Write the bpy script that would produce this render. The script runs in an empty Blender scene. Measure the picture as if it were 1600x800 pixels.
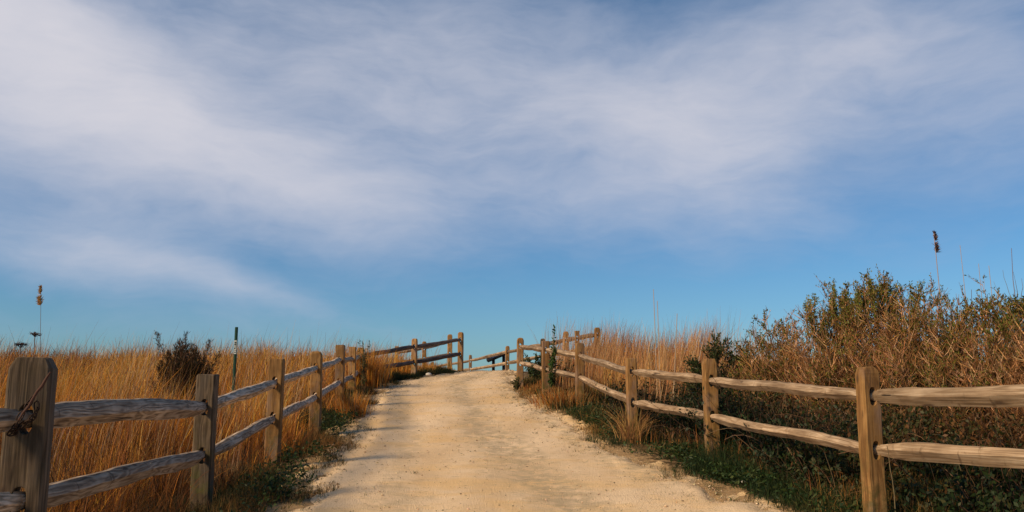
import bpy, bmesh, math, random
import numpy as np
from mathutils import Vector, Matrix
R = math.radians
rng = np.random.default_rng(7)
random.seed(7)
S = bpy.context.scene
C = S.collection

# ------------------------------------------------------------------ camera
EYE = 1.5
PITCH = R(8.75)
FPX = 1300.0
cam_d = bpy.data.cameras.new('camera')
cam = bpy.data.objects.new('camera', cam_d)
C.objects.link(cam)
cam_d.sensor_width = 36.0
cam_d.lens = 36.0 * FPX / 1600.0
cam_d.clip_start = 0.05
cam_d.clip_end = 5000.0
cam.location = (0, 0, EYE)
cam.rotation_euler = (R(90) + PITCH, 0, 0)
S.camera = cam

# ------------------------------------------------------------------ light
SUN_EL, SUN_AZ = R(35), R(236)        # azimuth clockwise from +Y: low sun behind and to the left
S.view_settings.view_transform = 'Standard'
S.view_settings.look = 'None'
S.view_settings.gamma = 1.0
S.view_settings.exposure = 0.0
sun_dir = Vector((math.sin(SUN_AZ) * math.cos(SUN_EL), math.cos(SUN_AZ) * math.cos(SUN_EL), math.sin(SUN_EL)))
sl = bpy.data.lights.new('sun', 'SUN')
sl.energy = 4.5
sl.angle = R(12)
sl.color = (1.0, 0.76, 0.47)
so = bpy.data.objects.new('sun', sl)
C.objects.link(so)
so.rotation_euler = sun_dir.to_track_quat('Z', 'Y').to_euler()
so.location = (-20, -20, 20)


class NT:
    """small helper round a node tree"""
    def __init__(s, tree):
        s.t = tree; s.n = tree.nodes; s.l = tree.links
    def new(s, typ, **kw):
        n = s.n.new(typ)
        for k, v in kw.items(): setattr(n, k, v)
        return n
    def put(s, sock, v):
        if isinstance(v, bpy.types.NodeSocket): s.l.new(v, sock)
        elif v is not None: sock.default_value = v
    def math(s, op, a, b=None, c=None, clamp=False):
        n = s.new('ShaderNodeMath', operation=op); n.use_clamp = clamp
        s.put(n.inputs[0], a)
        if b is not None: s.put(n.inputs[1], b)
        if c is not None: s.put(n.inputs[2], c)
        return n.outputs[0]
    def noise(s, vec, scale, detail=4, rough=.5, dist=0.0, out='Fac'):
        n = s.new('ShaderNodeTexNoise')
        s.put(n.inputs['Vector'], vec)
        n.inputs['Scale'].default_value = scale; n.inputs['Detail'].default_value = detail
        n.inputs['Roughness'].default_value = rough; n.inputs['Distortion'].default_value = dist
        return n.outputs[out]
    def mapping(s, vec, scale=(1, 1, 1), loc=(0, 0, 0), rot=(0, 0, 0)):
        n = s.new('ShaderNodeMapping')
        s.put(n.inputs['Vector'], vec)
        n.inputs['Scale'].default_value = scale; n.inputs['Location'].default_value = loc; n.inputs['Rotation'].default_value = rot
        return n.outputs[0]
    def mix(s, fac, a, b, blend='MIX'):
        n = s.new('ShaderNodeMix', data_type='RGBA', blend_type=blend)
        s.put(n.inputs[0], fac)
        for k, v in ((6, a), (7, b)):
            if isinstance(v, tuple) and len(v) == 3: v = v + (1,)
            s.put(n.inputs[k], v)
        return n.outputs[2]
    def ramp(s, fac, stops):
        n = s.new('ShaderNodeValToRGB')
        s.put(n.inputs[0], fac)
        e = n.color_ramp.elements
        while len(e) < len(stops): e.new(0.5)
        for k, (p, c) in enumerate(stops):
            e[k].position = p
            if not isinstance(c, tuple): c = (c, c, c)
            e[k].color = c + (1,)
        return n.outputs[0]
    def smooth(s, v, a, b):
        n = s.new('ShaderNodeMapRange', interpolation_type='SMOOTHSTEP')
        s.put(n.inputs['Value'], v); n.inputs['From Min'].default_value = a; n.inputs['From Max'].default_value = b
        return n.outputs[0]


# ------------------------------------------------------------------ world: blue sky with a thin veil of evening cloud
W = bpy.data.worlds.new('World')
S.world = W
W.use_nodes = True
T = NT(W.node_tree)
T.n.clear()
SKY_STR = 0.10
bg = T.new('ShaderNodeBackground'); bg.inputs['Strength'].default_value = SKY_STR
outw = T.new('ShaderNodeOutputWorld'); T.l.new(bg.outputs[0], outw.inputs[0])
sky = T.new('ShaderNodeTexSky', sky_type='NISHITA'); sky.sun_disc = False
sky.sun_elevation = SUN_EL; sky.sun_rotation = SUN_AZ
sky.air_density = 1.0; sky.dust_density = 0.4; sky.ozone_density = 3.0
tc = T.new('ShaderNodeTexCoord'); sp = T.new('ShaderNodeSeparateXYZ'); T.l.new(tc.outputs['Generated'], sp.inputs[0])
az = T.math('ARCTAN2', sp.outputs[0], sp.outputs[1])
el = T.math('ARCSINE', sp.outputs[2])
cm = T.new('ShaderNodeCombineXYZ'); T.l.new(az, cm.inputs[0]); T.l.new(el, cm.inputs[1])
# soft warp so that no bank of cloud has a clean outline
wn = T.new('ShaderNodeTexNoise'); T.l.new(T.mapping(cm.outputs[0], (1, 1.6, 1), rot=(0, 0, R(18))), wn.inputs['Vector'])
wn.inputs['Scale'].default_value = 5.0; wn.inputs['Detail'].default_value = 4; wn.inputs['Roughness'].default_value = .5
wv = T.new('ShaderNodeVectorMath', operation='MULTIPLY_ADD')
T.l.new(wn.outputs['Color'], wv.inputs[0]); wv.inputs[1].default_value = (.12, .08, 0); T.l.new(cm.outputs[0], wv.inputs[2])
warp = wv.outputs[0]

def dir_azel(px, py):
    x = (px - 800) / FPX; v = (400 - py) / FPX
    y = math.cos(PITCH) - v * math.sin(PITCH); z = math.sin(PITCH) + v * math.cos(PITCH)
    n = math.sqrt(x * x + y * y + z * z)
    return math.atan2(x, y), math.asin(z / n)

cover = None
# cloud banks: direction in the sky, half sizes (radians), tilt, thickness
for (px, py, rx, ry, ang, amp) in (
        (0, 60, 290, 125, 34, 1.0), (270, 195, 300, 66, 25, .55), (500, 280, 190, 58, 22, .30),
        (680, 130, 520, 160, 8, .60), (585, 155, 130, 22, 8, .10), (1300, 95, 270, 88, -10, .56), (1080, 235, 210, 80, 24, .34),
        (310, 420, 240, 24, 16, .32), (40, 385, 220, 30, 14, .28), (1600, 180, 130, 90, 0, .30), (880, 330, 260, 60, 8, .16),
        (120, 500, 400, 40, 4, .10)):
    a0, e0 = dir_azel(px, py)
    m = T.mapping(warp, loc=(-a0 - .06, -e0 - .04, 0))
    m = T.mapping(m, rot=(0, 0, R(ang)))
    m = T.mapping(m, (FPX / rx, FPX / ry, 0))
    ln = T.new('ShaderNodeVectorMath', operation='DOT_PRODUCT'); T.l.new(m, ln.inputs[0]); T.l.new(m, ln.inputs[1])
    g = T.math('MULTIPLY', T.math('EXPONENT', T.math('MULTIPLY', ln.outputs['Value'], -0.8)), amp)
    cover = g if cover is None else T.math('ADD', cover, g)
st = T.noise(T.mapping(warp, (1, 3.4, 1), rot=(0, 0, R(20))), 4.2, 6, .52)
fine = T.noise(T.mapping(warp, (1, 2.2, 1), rot=(0, 0, R(14))), 13.0, 5, .55)
fibre = T.noise(T.mapping(warp, (1, 4.5, 1), rot=(0, 0, R(24))), 26.0, 6, .6)
tex = T.math('ADD', T.math('MULTIPLY', T.math('SUBTRACT', fibre, .5), .22), T.math('ADD', T.math('MULTIPLY', T.math('SUBTRACT', st, .5), .80), T.math('MULTIPLY', T.math('SUBTRACT', fine, .5), .50)))
# broken cloud for the rest of the sky, outside the part the banks cover
cov = T.math('ADD', T.math('ADD', cover, .0), T.math('MULTIPLY', tex, T.math('ADD', T.math('MULTIPLY', cover, .9), .22)))
cov = T.math('SUBTRACT', 1.0, T.math('EXPONENT', T.math('MULTIPLY', T.math('MAXIMUM', T.math('SUBTRACT', cov, .07), 0.0), -1.95)))
lo = T.smooth(el, -.02, .16)
blue = T.mix(1.0, sky.outputs[0], T.mix(T.smooth(el, 0.0, .5), (0.44, 0.70, 0.92), (0.43, 0.74, 0.88)), 'MULTIPLY')
cloudc = T.mix(cov, (3.0, 4.1, 6.1), (7.0, 6.8, 7.3))
skyc = T.mix(T.math('MULTIPLY', cov, 1.0), blue, cloudc)
T.l.new(skyc, bg.inputs['Color'])


# ------------------------------------------------------------------ helpers
def P(px, py, Y):
    """world point seen at photo pixel (px, py) at the distance Y down the path"""
    v = (400 - py) / FPX
    k = (math.sin(PITCH) + v * math.cos(PITCH)) / (math.cos(PITCH) - v * math.sin(PITCH))
    z = k * Y
    depth = Y * math.cos(PITCH) + z * math.sin(PITCH)
    return Vector(((px - 800) / FPX * depth, Y, z + EYE))

def sstep(a, b, x):
    t = np.clip((x - a) / (b - a), 0, 1); return t * t * (3 - 2 * t)

class SinNoise:
    def __init__(s, seed, n=14, lo=.3, hi=2.0):
        r = np.random.default_rng(seed)
        a = r.uniform(0, 2 * np.pi, n); f = np.exp(r.uniform(np.log(lo), np.log(hi), n))
        s.kx = np.cos(a) * f; s.ky = np.sin(a) * f; s.p = r.uniform(0, 6.28, n); s.w = (1 / f) ** .5; s.w /= np.sqrt((s.w ** 2).sum() / 2)
    def __call__(s, x, y):
        x = np.asarray(x, float); y = np.asarray(y, float)
        o = np.zeros(np.broadcast(x, y).shape)
        for a, b, p, w in zip(s.kx, s.ky, s.p, s.w): o += w * np.sin(a * x + b * y + p)
        return o

nz_big, nz_mid, nz_col, nz_edge, nz_clump = SinNoise(1, 10, .15, .6), SinNoise(2, 14, .8, 3), SinNoise(3, 16, .4, 2.5), SinNoise(4, 18, 1.5, 9), SinNoise(5, 20, 1.5, 6)

PROF = np.array([(-30, -2.2), (-10, -1.9), (0, -1.55), (3.85, -1.25), (6.5, -1.03), (9, -.88), (11.2, -.73), (14.5, -.40), (16.5, -.27), (18.5, -.12),
                 (22, .19), (24, .36), (25, .38), (26.5, .20), (31, -.15), (40, -.9), (70, -2.2), (150, -4.5), (400, -6), (3000, -8)], float)
_xs = np.concatenate([np.arange(-30, 60, .25), np.arange(60, 3000, 10.)])
_ys = np.interp(_xs, PROF[:, 0], PROF[:, 1])
_k = np.ones(7) / 7
_ys2 = np.convolve(np.pad(_ys[:360], 3, mode='edge'), _k, mode='valid'); _ys = np.concatenate([_ys2, _ys[360:]])
def prof(y): return np.interp(y, _xs, _ys) + EYE

PL = np.array([(-10, -1.5), (0, -1.55), (3, -1.62), (6.5, -1.84), (8, -1.92), (10.2, -2.1), (13.2, -2.44), (16.5, -2.80), (20, -2.77), (21.8, -2.3), (24, -1.42), (26, -1.9), (28, -2.8), (35, -6), (50, -14)], float)
PR = np.array([(-10, 3.9), (0, 3.1), (3, 2.75), (6.5, 2.15), (7.7, 1.84), (9.2, 1.41), (10.7, 1.11), (13.2, .69), (16.5, .32), (19, 0.0), (23.5, -.08), (26, -.4), (28, -.9), (31, -2.0), (35, -3.8), (50, -10)], float)
def edgeL(y): return np.interp(y, PL[:, 0], PL[:, 1])
def edgeR(y): return np.interp(y, PR[:, 0], PR[:, 1])

def height(x, y):
    x = np.asarray(x, float); y = np.asarray(y, float)
    h = prof(y)
    out = np.maximum(edgeL(y) - x, x - edgeR(y))            # metres outside the path
    w = sstep(0.3, 2.5, out)
    h = h + w * (.05 * nz_big(x, y) + .025 * nz_mid(x, y))
    h = h + .22 * sstep(.6, 2.2, x) * sstep(13, 18, y) * (1 - sstep(22, 25, y))
    h = h + .10 * sstep(-3.2, -5.5, x) * sstep(8, 16, y) * (1 - sstep(30, 60, y))
    h = h + .02 * np.exp(-((out - .25) / .2) ** 2)
    return h

def link(name, me, mat=None, parent=None, loc=None):
    o = bpy.data.objects.new(name, me); C.objects.link(o)
    if mat: me.materials.append(mat)
    if parent: o.parent = parent
    if loc is not None: o.location = loc
    return o
def tag(o, label=None, cat=None, group=None, kind=None):
    if label: o['label'] = label
    if cat: o['category'] = cat
    if group: o['group'] = group
    if kind: o['kind'] = kind
    return o
def empty(name, loc, label, cat, group=None):
    o = bpy.data.objects.new(name, None); C.objects.link(o); o.location = loc; o.empty_display_size = .1
    return tag(o, label, cat, group)

def mesh_np(name, V, F, cols=None, smooth=False):
    """V (n,3), F (m,k) all faces with k corners"""
    me = bpy.data.meshes.new(name)
    V = np.asarray(V, np.float32); F = np.asarray(F, np.int32)
    m, k = F.shape
    me.vertices.add(len(V)); me.vertices.foreach_set('co', V.ravel())
    me.loops.add(m * k); me.loops.foreach_set('vertex_index', F.ravel())
    me.polygons.add(m); me.polygons.foreach_set('loop_start', np.arange(0, m * k, k, dtype=np.int32))
    me.polygons.foreach_set('loop_total', np.full(m, k, np.int32))
    if smooth: me.polygons.foreach_set('use_smooth', np.ones(m, bool))
    me.update(calc_edges=True)
    if cols is not None:
        a = me.color_attributes.new('tint', 'FLOAT_COLOR', 'POINT')
        c4 = np.ones((len(V), 4), np.float32); c4[:, :3] = cols
        a.data.foreach_set('color', c4.ravel())
    return me

def blades(base, h, w, ang, bend, col, seg=3, droop=.3):
    """grass blades as bent tapering ribbons"""
    n = len(base); t = np.linspace(0, 1, seg + 1)
    d = np.stack([np.cos(ang), np.sin(ang), np.zeros(n)], 1)
    face = ang + rng.uniform(-1.9, 1.9, n)
    s = np.stack([-np.sin(face), np.cos(face), np.zeros(n)], 1)
    V = np.zeros((n, seg + 1, 2, 3)); 
    for i, ti in enumerate(t):
        c = base + d * (h * bend * ti ** 1.7)[:, None]
        c[:, 2] += h * (ti - droop * bend * ti ** 2.5)
        ww = (w * (1.0 if i == 0 else max(.12, (1 - ti) ** .6)))[:, None] * .5
        V[:, i, 0] = c - s * ww; V[:, i, 1] = c + s * ww
    idx = np.arange(n)[:, None] * (seg + 1) * 2
    F = np.concatenate([idx + np.array([2 * i, 2 * i + 1, 2 * i + 3, 2 * i + 2]) for i in range(seg)], 0)
    cc = np.repeat(col, (seg + 1) * 2, axis=0)
    return V.reshape(-1, 3), F, cc

def tubes(Pt, Rd, col, sides=3):
    """many polylines at once: Pt (n,k,3), Rd (n,k)"""
    n, k, _ = Pt.shape
    d = np.gradient(Pt, axis=1); d /= np.linalg.norm(d, axis=2, keepdims=True) + 1e-9
    up = np.array([.31, .12, .94]) * np.ones_like(d); up[np.abs((d * up).sum(2)) > .93] = (1, 0, 0)
    a = np.cross(d, up); a /= np.linalg.norm(a, axis=2, keepdims=True) + 1e-9
    b = np.cross(d, a)
    th = np.arange(sides) * 2 * np.pi / sides
    V = Pt[:, :, None] + Rd[:, :, None, None] * (np.cos(th)[:, None] * a[:, :, None] + np.sin(th)[:, None] * b[:, :, None])
    idx = np.arange(n)[:, None] * k * sides
    F = []
    for i in range(k - 1):
        for j in range(sides):
            j2 = (j + 1) % sides
            F.append(idx + np.array([i * sides + j, i * sides + j2, (i + 1) * sides + j2, (i + 1) * sides + j]))
    return V.reshape(-1, 3), np.concatenate(F, 0), np.repeat(col, k * sides, axis=0)

def leaves(pos, dirv, ln, wd, col):
    """leaf = folded rhombus of two triangles drawn as a quad"""
    n = len(pos)
    r = rng.normal(size=(n, 3)); s = np.cross(dirv, r); s /= np.linalg.norm(s, axis=1, keepdims=True) + 1e-9
    nn = np.cross(dirv, s)
    V = np.stack([pos, pos + dirv * (ln * .5)[:, None] + s * (wd * .5)[:, None] + nn * (wd * .15)[:, None],
                  pos + dirv * ln[:, None], pos + dirv * (ln * .5)[:, None] - s * (wd * .5)[:, None] + nn * (wd * .15)[:, None]], 1)
    F = np.arange(n)[:, None] * 4 + np.arange(4)
    return V.reshape(-1, 3), F, np.repeat(col, 4, axis=0)

def join(parts):
    Vs, Fs, Cs, o = [], [], [], 0
    for V, F, c in parts:
        Vs.append(V); Fs.append(F + o); Cs.append(c); o += len(V)
    return np.concatenate(Vs), np.concatenate(Fs), np.concatenate(Cs)

def palette(n, cols, weights=None, var=.18, pick=None):
    cols = np.array(cols, float)
    i = rng.choice(len(cols), n, p=weights) if pick is None else pick
    c = cols[i] * (1 + rng.normal(0, var, (n, 1))) * (1 + rng.normal(0, .05, (n, 3)))
    return np.clip(c, .004, .9)

# ------------------------------------------------------------------ materials
def base_mat(name, rough=.85, spec=.2):
    m = bpy.data.materials.new(name); m.use_nodes = True
    t = NT(m.node_tree); b = m.node_tree.nodes['Principled BSDF']
    b.inputs['Roughness'].default_value = rough; b.inputs['Specular IOR Level'].default_value = spec
    return m, t, b

def tint_mat(name, trans=.3, rough=.7):
    m, t, b = base_mat(name, rough, .25)
    a = t.new('ShaderNodeVertexColor', layer_name='tint')
    t.l.new(a.outputs[0], b.inputs['Base Color'])
    if trans:
        tr = t.new('ShaderNodeBsdfTranslucent'); t.l.new(a.outputs[0], tr.inputs[0])
        mx = t.new('ShaderNodeMixShader'); mx.inputs[0].default_value = trans
        t.l.new(b.outputs[0], mx.inputs[1]); t.l.new(tr.outputs[0], mx.inputs[2])
        t.l.new(mx.outputs[0], t.n['Material Output'].inputs[0])
    return m
M_grass = tint_mat('dry_grass', .30)
M_leaf = tint_mat('leaf', .25, .55)
M_twig = tint_mat('twig', 0, .85)

def gr_c(c): return (c[0] * .45 + c[1] * .6, c[1] * 1.0, c[1] * .78)

def wood(name, axis, c_dark, c_mid, c_light, moss=0.0, ring=26.0, crack=.35, rmix=.22, cross=0.0):
    m, t, b = base_mat(name, .82, .18)
    tcn = t.new('ShaderNodeTexCoord'); oi = t.new('ShaderNodeObjectInfo')
    vm = t.new('ShaderNodeVectorMath', operation='ADD'); t.l.new(tcn.outputs['Object'], vm.inputs[0])
    cx = t.new('ShaderNodeCombineXYZ')
    for k in range(3): t.l.new(t.math('MULTIPLY', oi.outputs['Random'], 17.0 + 9 * k), cx.inputs[k])
    t.l.new(cx.outputs[0], vm.inputs[1]); v = vm.outputs[0]
    lon = [9, 9, 9]; lon[axis] = 1.1
    fine = [95, 95, 95]; fine[axis] = 3.0
    g1 = t.noise(t.mapping(v, tuple(lon)), 1.0, 3, .5, .35)
    rings = t.math('MULTIPLY_ADD', t.math('SINE', t.math('MULTIPLY', g1, ring * 2)), .5, .5)
    g2 = t.noise(t.mapping(v, tuple(fine)), 1.0, 4, .6)
    big = t.noise(v, 3.0, 4, .6)
    f = t.math('ADD', t.math('MULTIPLY', rings, rmix), t.math('MULTIPLY', g2, 1 - rmix))
    col = t.ramp(f, [(.22, c_dark), (.48, c_mid), (.78, c_light)])
    col = t.mix(t.smooth(big, .38, .68), t.mix(.45, col, c_dark), col)
    crk = [60, 60, 60]; crk[axis] = 1.4
    g3 = t.noise(t.mapping(v, tuple(crk), loc=(3, 5, 7)), .55, 3, .5)
    ck = t.math('MULTIPLY', t.math('SUBTRACT', 1.0, t.smooth(g3, .27, .36)), crack * 2, clamp=True)
    col = t.mix(ck, col, (.03, .022, .018))
    if cross:                                                # marks across the grain: cuts, checks and old bark
        xs_ = [4, 4, 4]; xs_[axis] = 16
        g4 = t.noise(t.mapping(v, tuple(xs_), loc=(1, 9, 4), rot=(0, R(14), R(8))), 1.0, 4, .62, .4)
        col = t.mix(t.math('MULTIPLY', t.smooth(g4, .60, .70), cross), col, c_dark)
    # knots
    kn = t.new('ShaderNodeTexVoronoi'); kn.inputs['Scale'].default_value = 1.0
    ks = [9, 9, 9]; ks[axis] = 3.2
    t.l.new(t.mapping(v, tuple(ks)), kn.inputs['Vector'])
    kf = t.math('SUBTRACT', 1.0, t.smooth(kn.outputs['Distance'], .07, .17))
    col = t.mix(t.math('MULTIPLY', kf, .7), col, (.06, .035, .022))
    if moss:
        sz = t.new('ShaderNodeSeparateXYZ'); t.l.new(tcn.outputs['Object'], sz.inputs[0])
        low = t.math('SUBTRACT', 1.0, t.smooth(sz.outputs[2], .05, .75))
        mn = t.smooth(t.noise(v, 9, 5, .65), .42, .62)
        col = t.mix(t.math('MULTIPLY', t.math('MULTIPLY', mn, t.math('ADD', low, .12)), moss), col, (.085, .085, .022))
    if moss:                                                   # silvered patches, dark checks and damp foot
        wp = t.smooth(t.noise(t.mapping(v, (6, 6, 2.2), loc=(4, 4, 1)), 1.0, 5, .65), .46, .66)
        col = t.mix(t.math('MULTIPLY', wp, .62), col, t.mix(f, tuple(k * .6 for k in gr_c(c_mid)), tuple(k * 1.25 for k in gr_c(c_mid))))
        st_ = t.smooth(t.noise(t.mapping(v, (14, 14, .8), loc=(8, 2, 6)), 1.0, 4, .6), .58, .68)
        col = t.mix(t.math('MULTIPLY', st_, .55), col, c_dark)
    rv = t.math('MULTIPLY_ADD', oi.outputs['Random'], .46, .76)
    hs = t.new('ShaderNodeHueSaturation'); t.l.new(col, hs.inputs['Color']); t.l.new(rv, hs.inputs['Value'])
    t.l.new(hs.outputs[0], b.inputs['Base Color'])
    bp = t.new('ShaderNodeBump'); bp.inputs['Strength'].default_value = .75; bp.inputs['Distance'].default_value = .0042
    t.l.new(t.math('SUBTRACT', t.math('ADD', f, t.math('MULTIPLY', big, .8)), t.math('MULTIPLY', ck, 1.2)), bp.inputs['Height'])
    t.l.new(bp.outputs[0], b.inputs['Normal'])
    return m
M_post = wood('post_wood', 2, (.13, .060, .020), (.36, .185, .062), (.50, .29, .11), moss=.75)
M_post_grey_shade = wood('post_wood_grey_shade', 2, (.034, .023, .013), (.110, .074, .045), (.23, .16, .10), moss=.6)  # greyer wood, with the shade on the nearest posts put into the colour
M_rail = wood('rail_wood', 0, (.115, .078, .050), (.52, .38, .265), (.84, .67, .51), ring=34, crack=.75, rmix=.30, cross=.75)
M_rail_tan = wood('rail_wood_tan', 0, (.10, .060, .032), (.37, .250, .150), (.64, .49, .34), ring=22, crack=.65, rmix=.14, cross=.6)
M_rail_dark = wood('rail_wood_dark', 0, (.05, .038, .034), (.13, .098, .085), (.24, .19, .165), ring=26, crack=.4)

# path sand
M_path, t, b = base_mat('path_sand', .95, .1)
uv = t.new('ShaderNodeUVMap', uv_map='UVMap'); su = t.new('ShaderNodeSeparateXYZ'); t.l.new(uv.outputs[0], su.inputs[0])
geo = t.new('ShaderNodeNewGeometry'); pos = geo.outputs['Position']
nb = t.noise(t.mapping(pos, (1.3, .45, 1)), 1.0, 5, .6)
nm = t.noise(pos, 7, 6, .65)
nf = t.noise(pos, 60, 4, .7)
cen = t.math('ABSOLUTE', t.math('SUBTRACT', su.outputs[0], .5))
edge = t.smooth(t.math('ADD', cen, t.math('MULTIPLY', t.math('SUBTRACT', nm, .5), .22)), .36, .48)
def track(c, w):
    d = t.math('ABSOLUTE', t.math('SUBTRACT', t.math('ADD', su.outputs[0], t.math('MULTIPLY', t.math('SUBTRACT', t.noise(t.mapping(pos, (.8, .22, 1), loc=(1.5, 0, 0)), 1.0, 3, .5), .5), .42)), c))
    return t.math('SUBTRACT', 1.0, t.smooth(d, 0.0, w))
trk = t.math('MAXIMUM', track(.58, .13), t.math('MULTIPLY', track(.84, .07), .9))
trk = t.math('MAXIMUM', trk, t.math('MULTIPLY', track(.30, .08), .5))
colp = t.mix(t.smooth(nb, .35, .65), (.69, .49, .29), (.83, .62, .40))
colp = t.mix(t.math('MULTIPLY', edge, .55), colp, (.76, .47, .17))
colp = t.mix(t.math('MULTIPLY', t.smooth(t.noise(t.mapping(pos, (.9, 1.4, 1), loc=(5, 3, 0)), 1.1, 4, .6), .46, .68), .55), colp, (.78, .50, .21))
colp = t.mix(t.math('MULTIPLY', t.math('MULTIPLY', trk, t.smooth(nm, .36, .60)), .80), colp, (.44, .34, .21))
colp = t.mix(t.math('MULTIPLY', t.smooth(nf, .54, .72), .50), colp, (.33, .21, .11))
colp = t.mix(t.math('MULTIPLY', t.smooth(nm, .55, .75), .30), colp, (.40, .27, .15))
drk = t.noise(t.mapping(pos, (9, 22, 1), loc=(2, 2, 2)), 1.0, 6, .75)
colp = t.mix(t.math('MULTIPLY', t.smooth(drk, .58, .68), .7), colp, (.24, .15, .07))
t.l.new(colp, b.inputs['Base Color'])
vo = t.new('ShaderNodeTexVoronoi'); vo.inputs['Scale'].default_value = 75; t.l.new(pos, vo.inputs['Vector'])
hgt = t.math('ADD', t.math('MULTIPLY', nf, .5), t.math('ADD', t.math('MULTIPLY', nm, .8), t.math('MULTIPLY', vo.outputs['Distance'], .5)))
bp = t.new('ShaderNodeBump'); bp.inputs['Strength'].default_value = .8; bp.inputs['Distance'].default_value = .018
t.l.new(hgt, bp.inputs['Height']); t.l.new(bp.outputs[0], b.inputs['Normal'])

# soil with litter
M_soil, t, b = base_mat('soil', .95, .1)
geo = t.new('ShaderNodeNewGeometry'); pos = geo.outputs['Position']
n1 = t.noise(pos, 1.2, 5, .6); n2 = t.noise(pos, 26, 5, .7)
cs = t.mix(t.smooth(n1, .38, .62), (.065, .042, .020), (.13, .085, .038))
cs = t.mix(t.math('MULTIPLY', t.smooth(n2, .50, .66), .8), cs, (.25, .15, .06))
av = t.new('ShaderNodeVertexColor', layer_name='tint'); n3 = t.noise(pos, 5.0, 6, .7)
sand = t.smooth(t.math('ADD', t.math('MULTIPLY', av.outputs[0], .42), n3), .62, .80)
cs = t.mix(t.math('MULTIPLY', sand, .85), cs, t.mix(n2, (.34, .20, .09), (.62, .42, .22)))
t.l.new(cs, b.inputs['Base Color'])
bp = t.new('ShaderNodeBump'); bp.inputs['Strength'].default_value = 1; bp.inputs['Distance'].default_value = .03
t.l.new(n2, bp.inputs['Height']); t.l.new(bp.outputs[0], b.inputs['Normal'])

def plain(name, col, rough=.6, metal=0.0, var=.3, scale=30):
    m, t, b = base_mat(name, rough, .3)
    tcn = t.new('ShaderNodeTexCoord'); n = t.noise(tcn.outputs['Object'], scale, 5, .65)
    t.l.new(t.mix(n, tuple(c * (1 - var) for c in col), tuple(min(1, c * (1 + var)) for c in col)), b.inputs['Base Color'])
    b.inputs['Metallic'].default_value = metal
    return m

# ------------------------------------------------------------------ ground and path
def ground():
    ys = np.concatenate([[-60, -30, -15], np.arange(-8, 32, .16), np.arange(32, 60, 1.), [70, 100, 150, 250, 400, 800, 1500, 3000]])
    xs = np.concatenate([[-3000, -1200, -500, -200, -100, -60], np.arange(-40, -9, 1.), np.arange(-9, 9, .16), np.arange(9, 41, 1.), [60, 100, 200, 500, 1200, 3000]])
    X, Y = np.meshgrid(xs, ys)
    Z = height(X, Y)
    o = np.minimum(X - edgeL(Y), edgeR(Y) - X)              # inside the path the soil lies under the sand
    Z -= .07 * sstep(.05, .5, o)
    prox = np.exp(-np.maximum(-o, 0) / .35)
    V = np.stack([X, Y, Z], 2).reshape(-1, 3)
    a, bb = len(ys), len(xs)
    i = (np.arange(a - 1)[:, None] * bb + np.arange(bb - 1)).ravel()
    F = np.stack([i, i + 1, i + bb + 1, i + bb], 1)
    tag(link('ground', mesh_np('ground', V, F, np.repeat(prox.reshape(-1, 1), 3, 1), smooth=True), M_soil), 'dark soil and litter under the grass and shrubs on both sides of the path', kind='structure')
ground()

def path():
    ys = np.arange(-8, 40, .06); us = np.linspace(0, 1, 120)
    Y = np.repeat(ys[:, None], len(us), 1); U = np.repeat(us[None], len(ys), 0)
    ex = .38
    L = edgeL(Y) - ex; Rr = edgeR(Y) + ex
    X = L + (Rr - L) * U
    o = np.minimum(X - L, Rr - X)                            # distance from the sheet's hidden rim
    nse = .10 * nz_edge(X, Y) + .07 * nz_edge(X * 3.1 + 4, Y * 3.1)
    rise = sstep(-.34, .26, o - ex + nse + .05 * nz_edge(X * 9, Y * 9))
    Z = prof(Y) + .02 * np.exp(-((ex - o - .25) / .2) ** 2) * (o < ex) - .045 + .078 * rise
    lat = (X - L) / (Rr - L)
    # shallow wheel ruts, a raised crumbly rim at the right and small unevenness
    Z -= .018 * (np.exp(-((lat - .60) / .07) ** 2) + np.exp(-((lat - .33) / .07) ** 2)) * rise
    Z += .014 * np.exp(-((lat - .86) / .035) ** 2) * rise * (1 + .5 * nz_edge(X * 2, Y * 2))
    Z += rise * (.003 * nz_mid(X * 2, Y * 2) + .002 * nz_edge(X * 4, Y * 4))
    Z += height(X, Y) - prof(Y) 
    V = np.stack([X, Y, Z], 2).reshape(-1, 3)
    a, bb = len(ys), len(us)
    i = (np.arange(a - 1)[:, None] * bb + np.arange(bb - 1)).ravel()
    F = np.stack([i, i + 1, i + bb + 1, i + bb], 1)
    me = mesh_np('path', V, F, smooth=True)
    l = me.uv_layers.new(name='UVMap')
    uvs = np.stack([U.ravel(), Y.ravel() / 10], 1)[F.ravel()]
    l.data.foreach_set('uv', uvs.astype(np.float32).ravel())
    tag(link('path', me, M_path), 'pale sandy path climbing to the crest between the two fences', kind='structure')
path()

def pathz(x, y): return height(x, y) + .035

# ------------------------------------------------------------------ fences
def smooth_poly_mesh(bm, name):
    me = bpy.data.meshes.new(name); bm.to_mesh(me); bm.free(); return me

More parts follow.
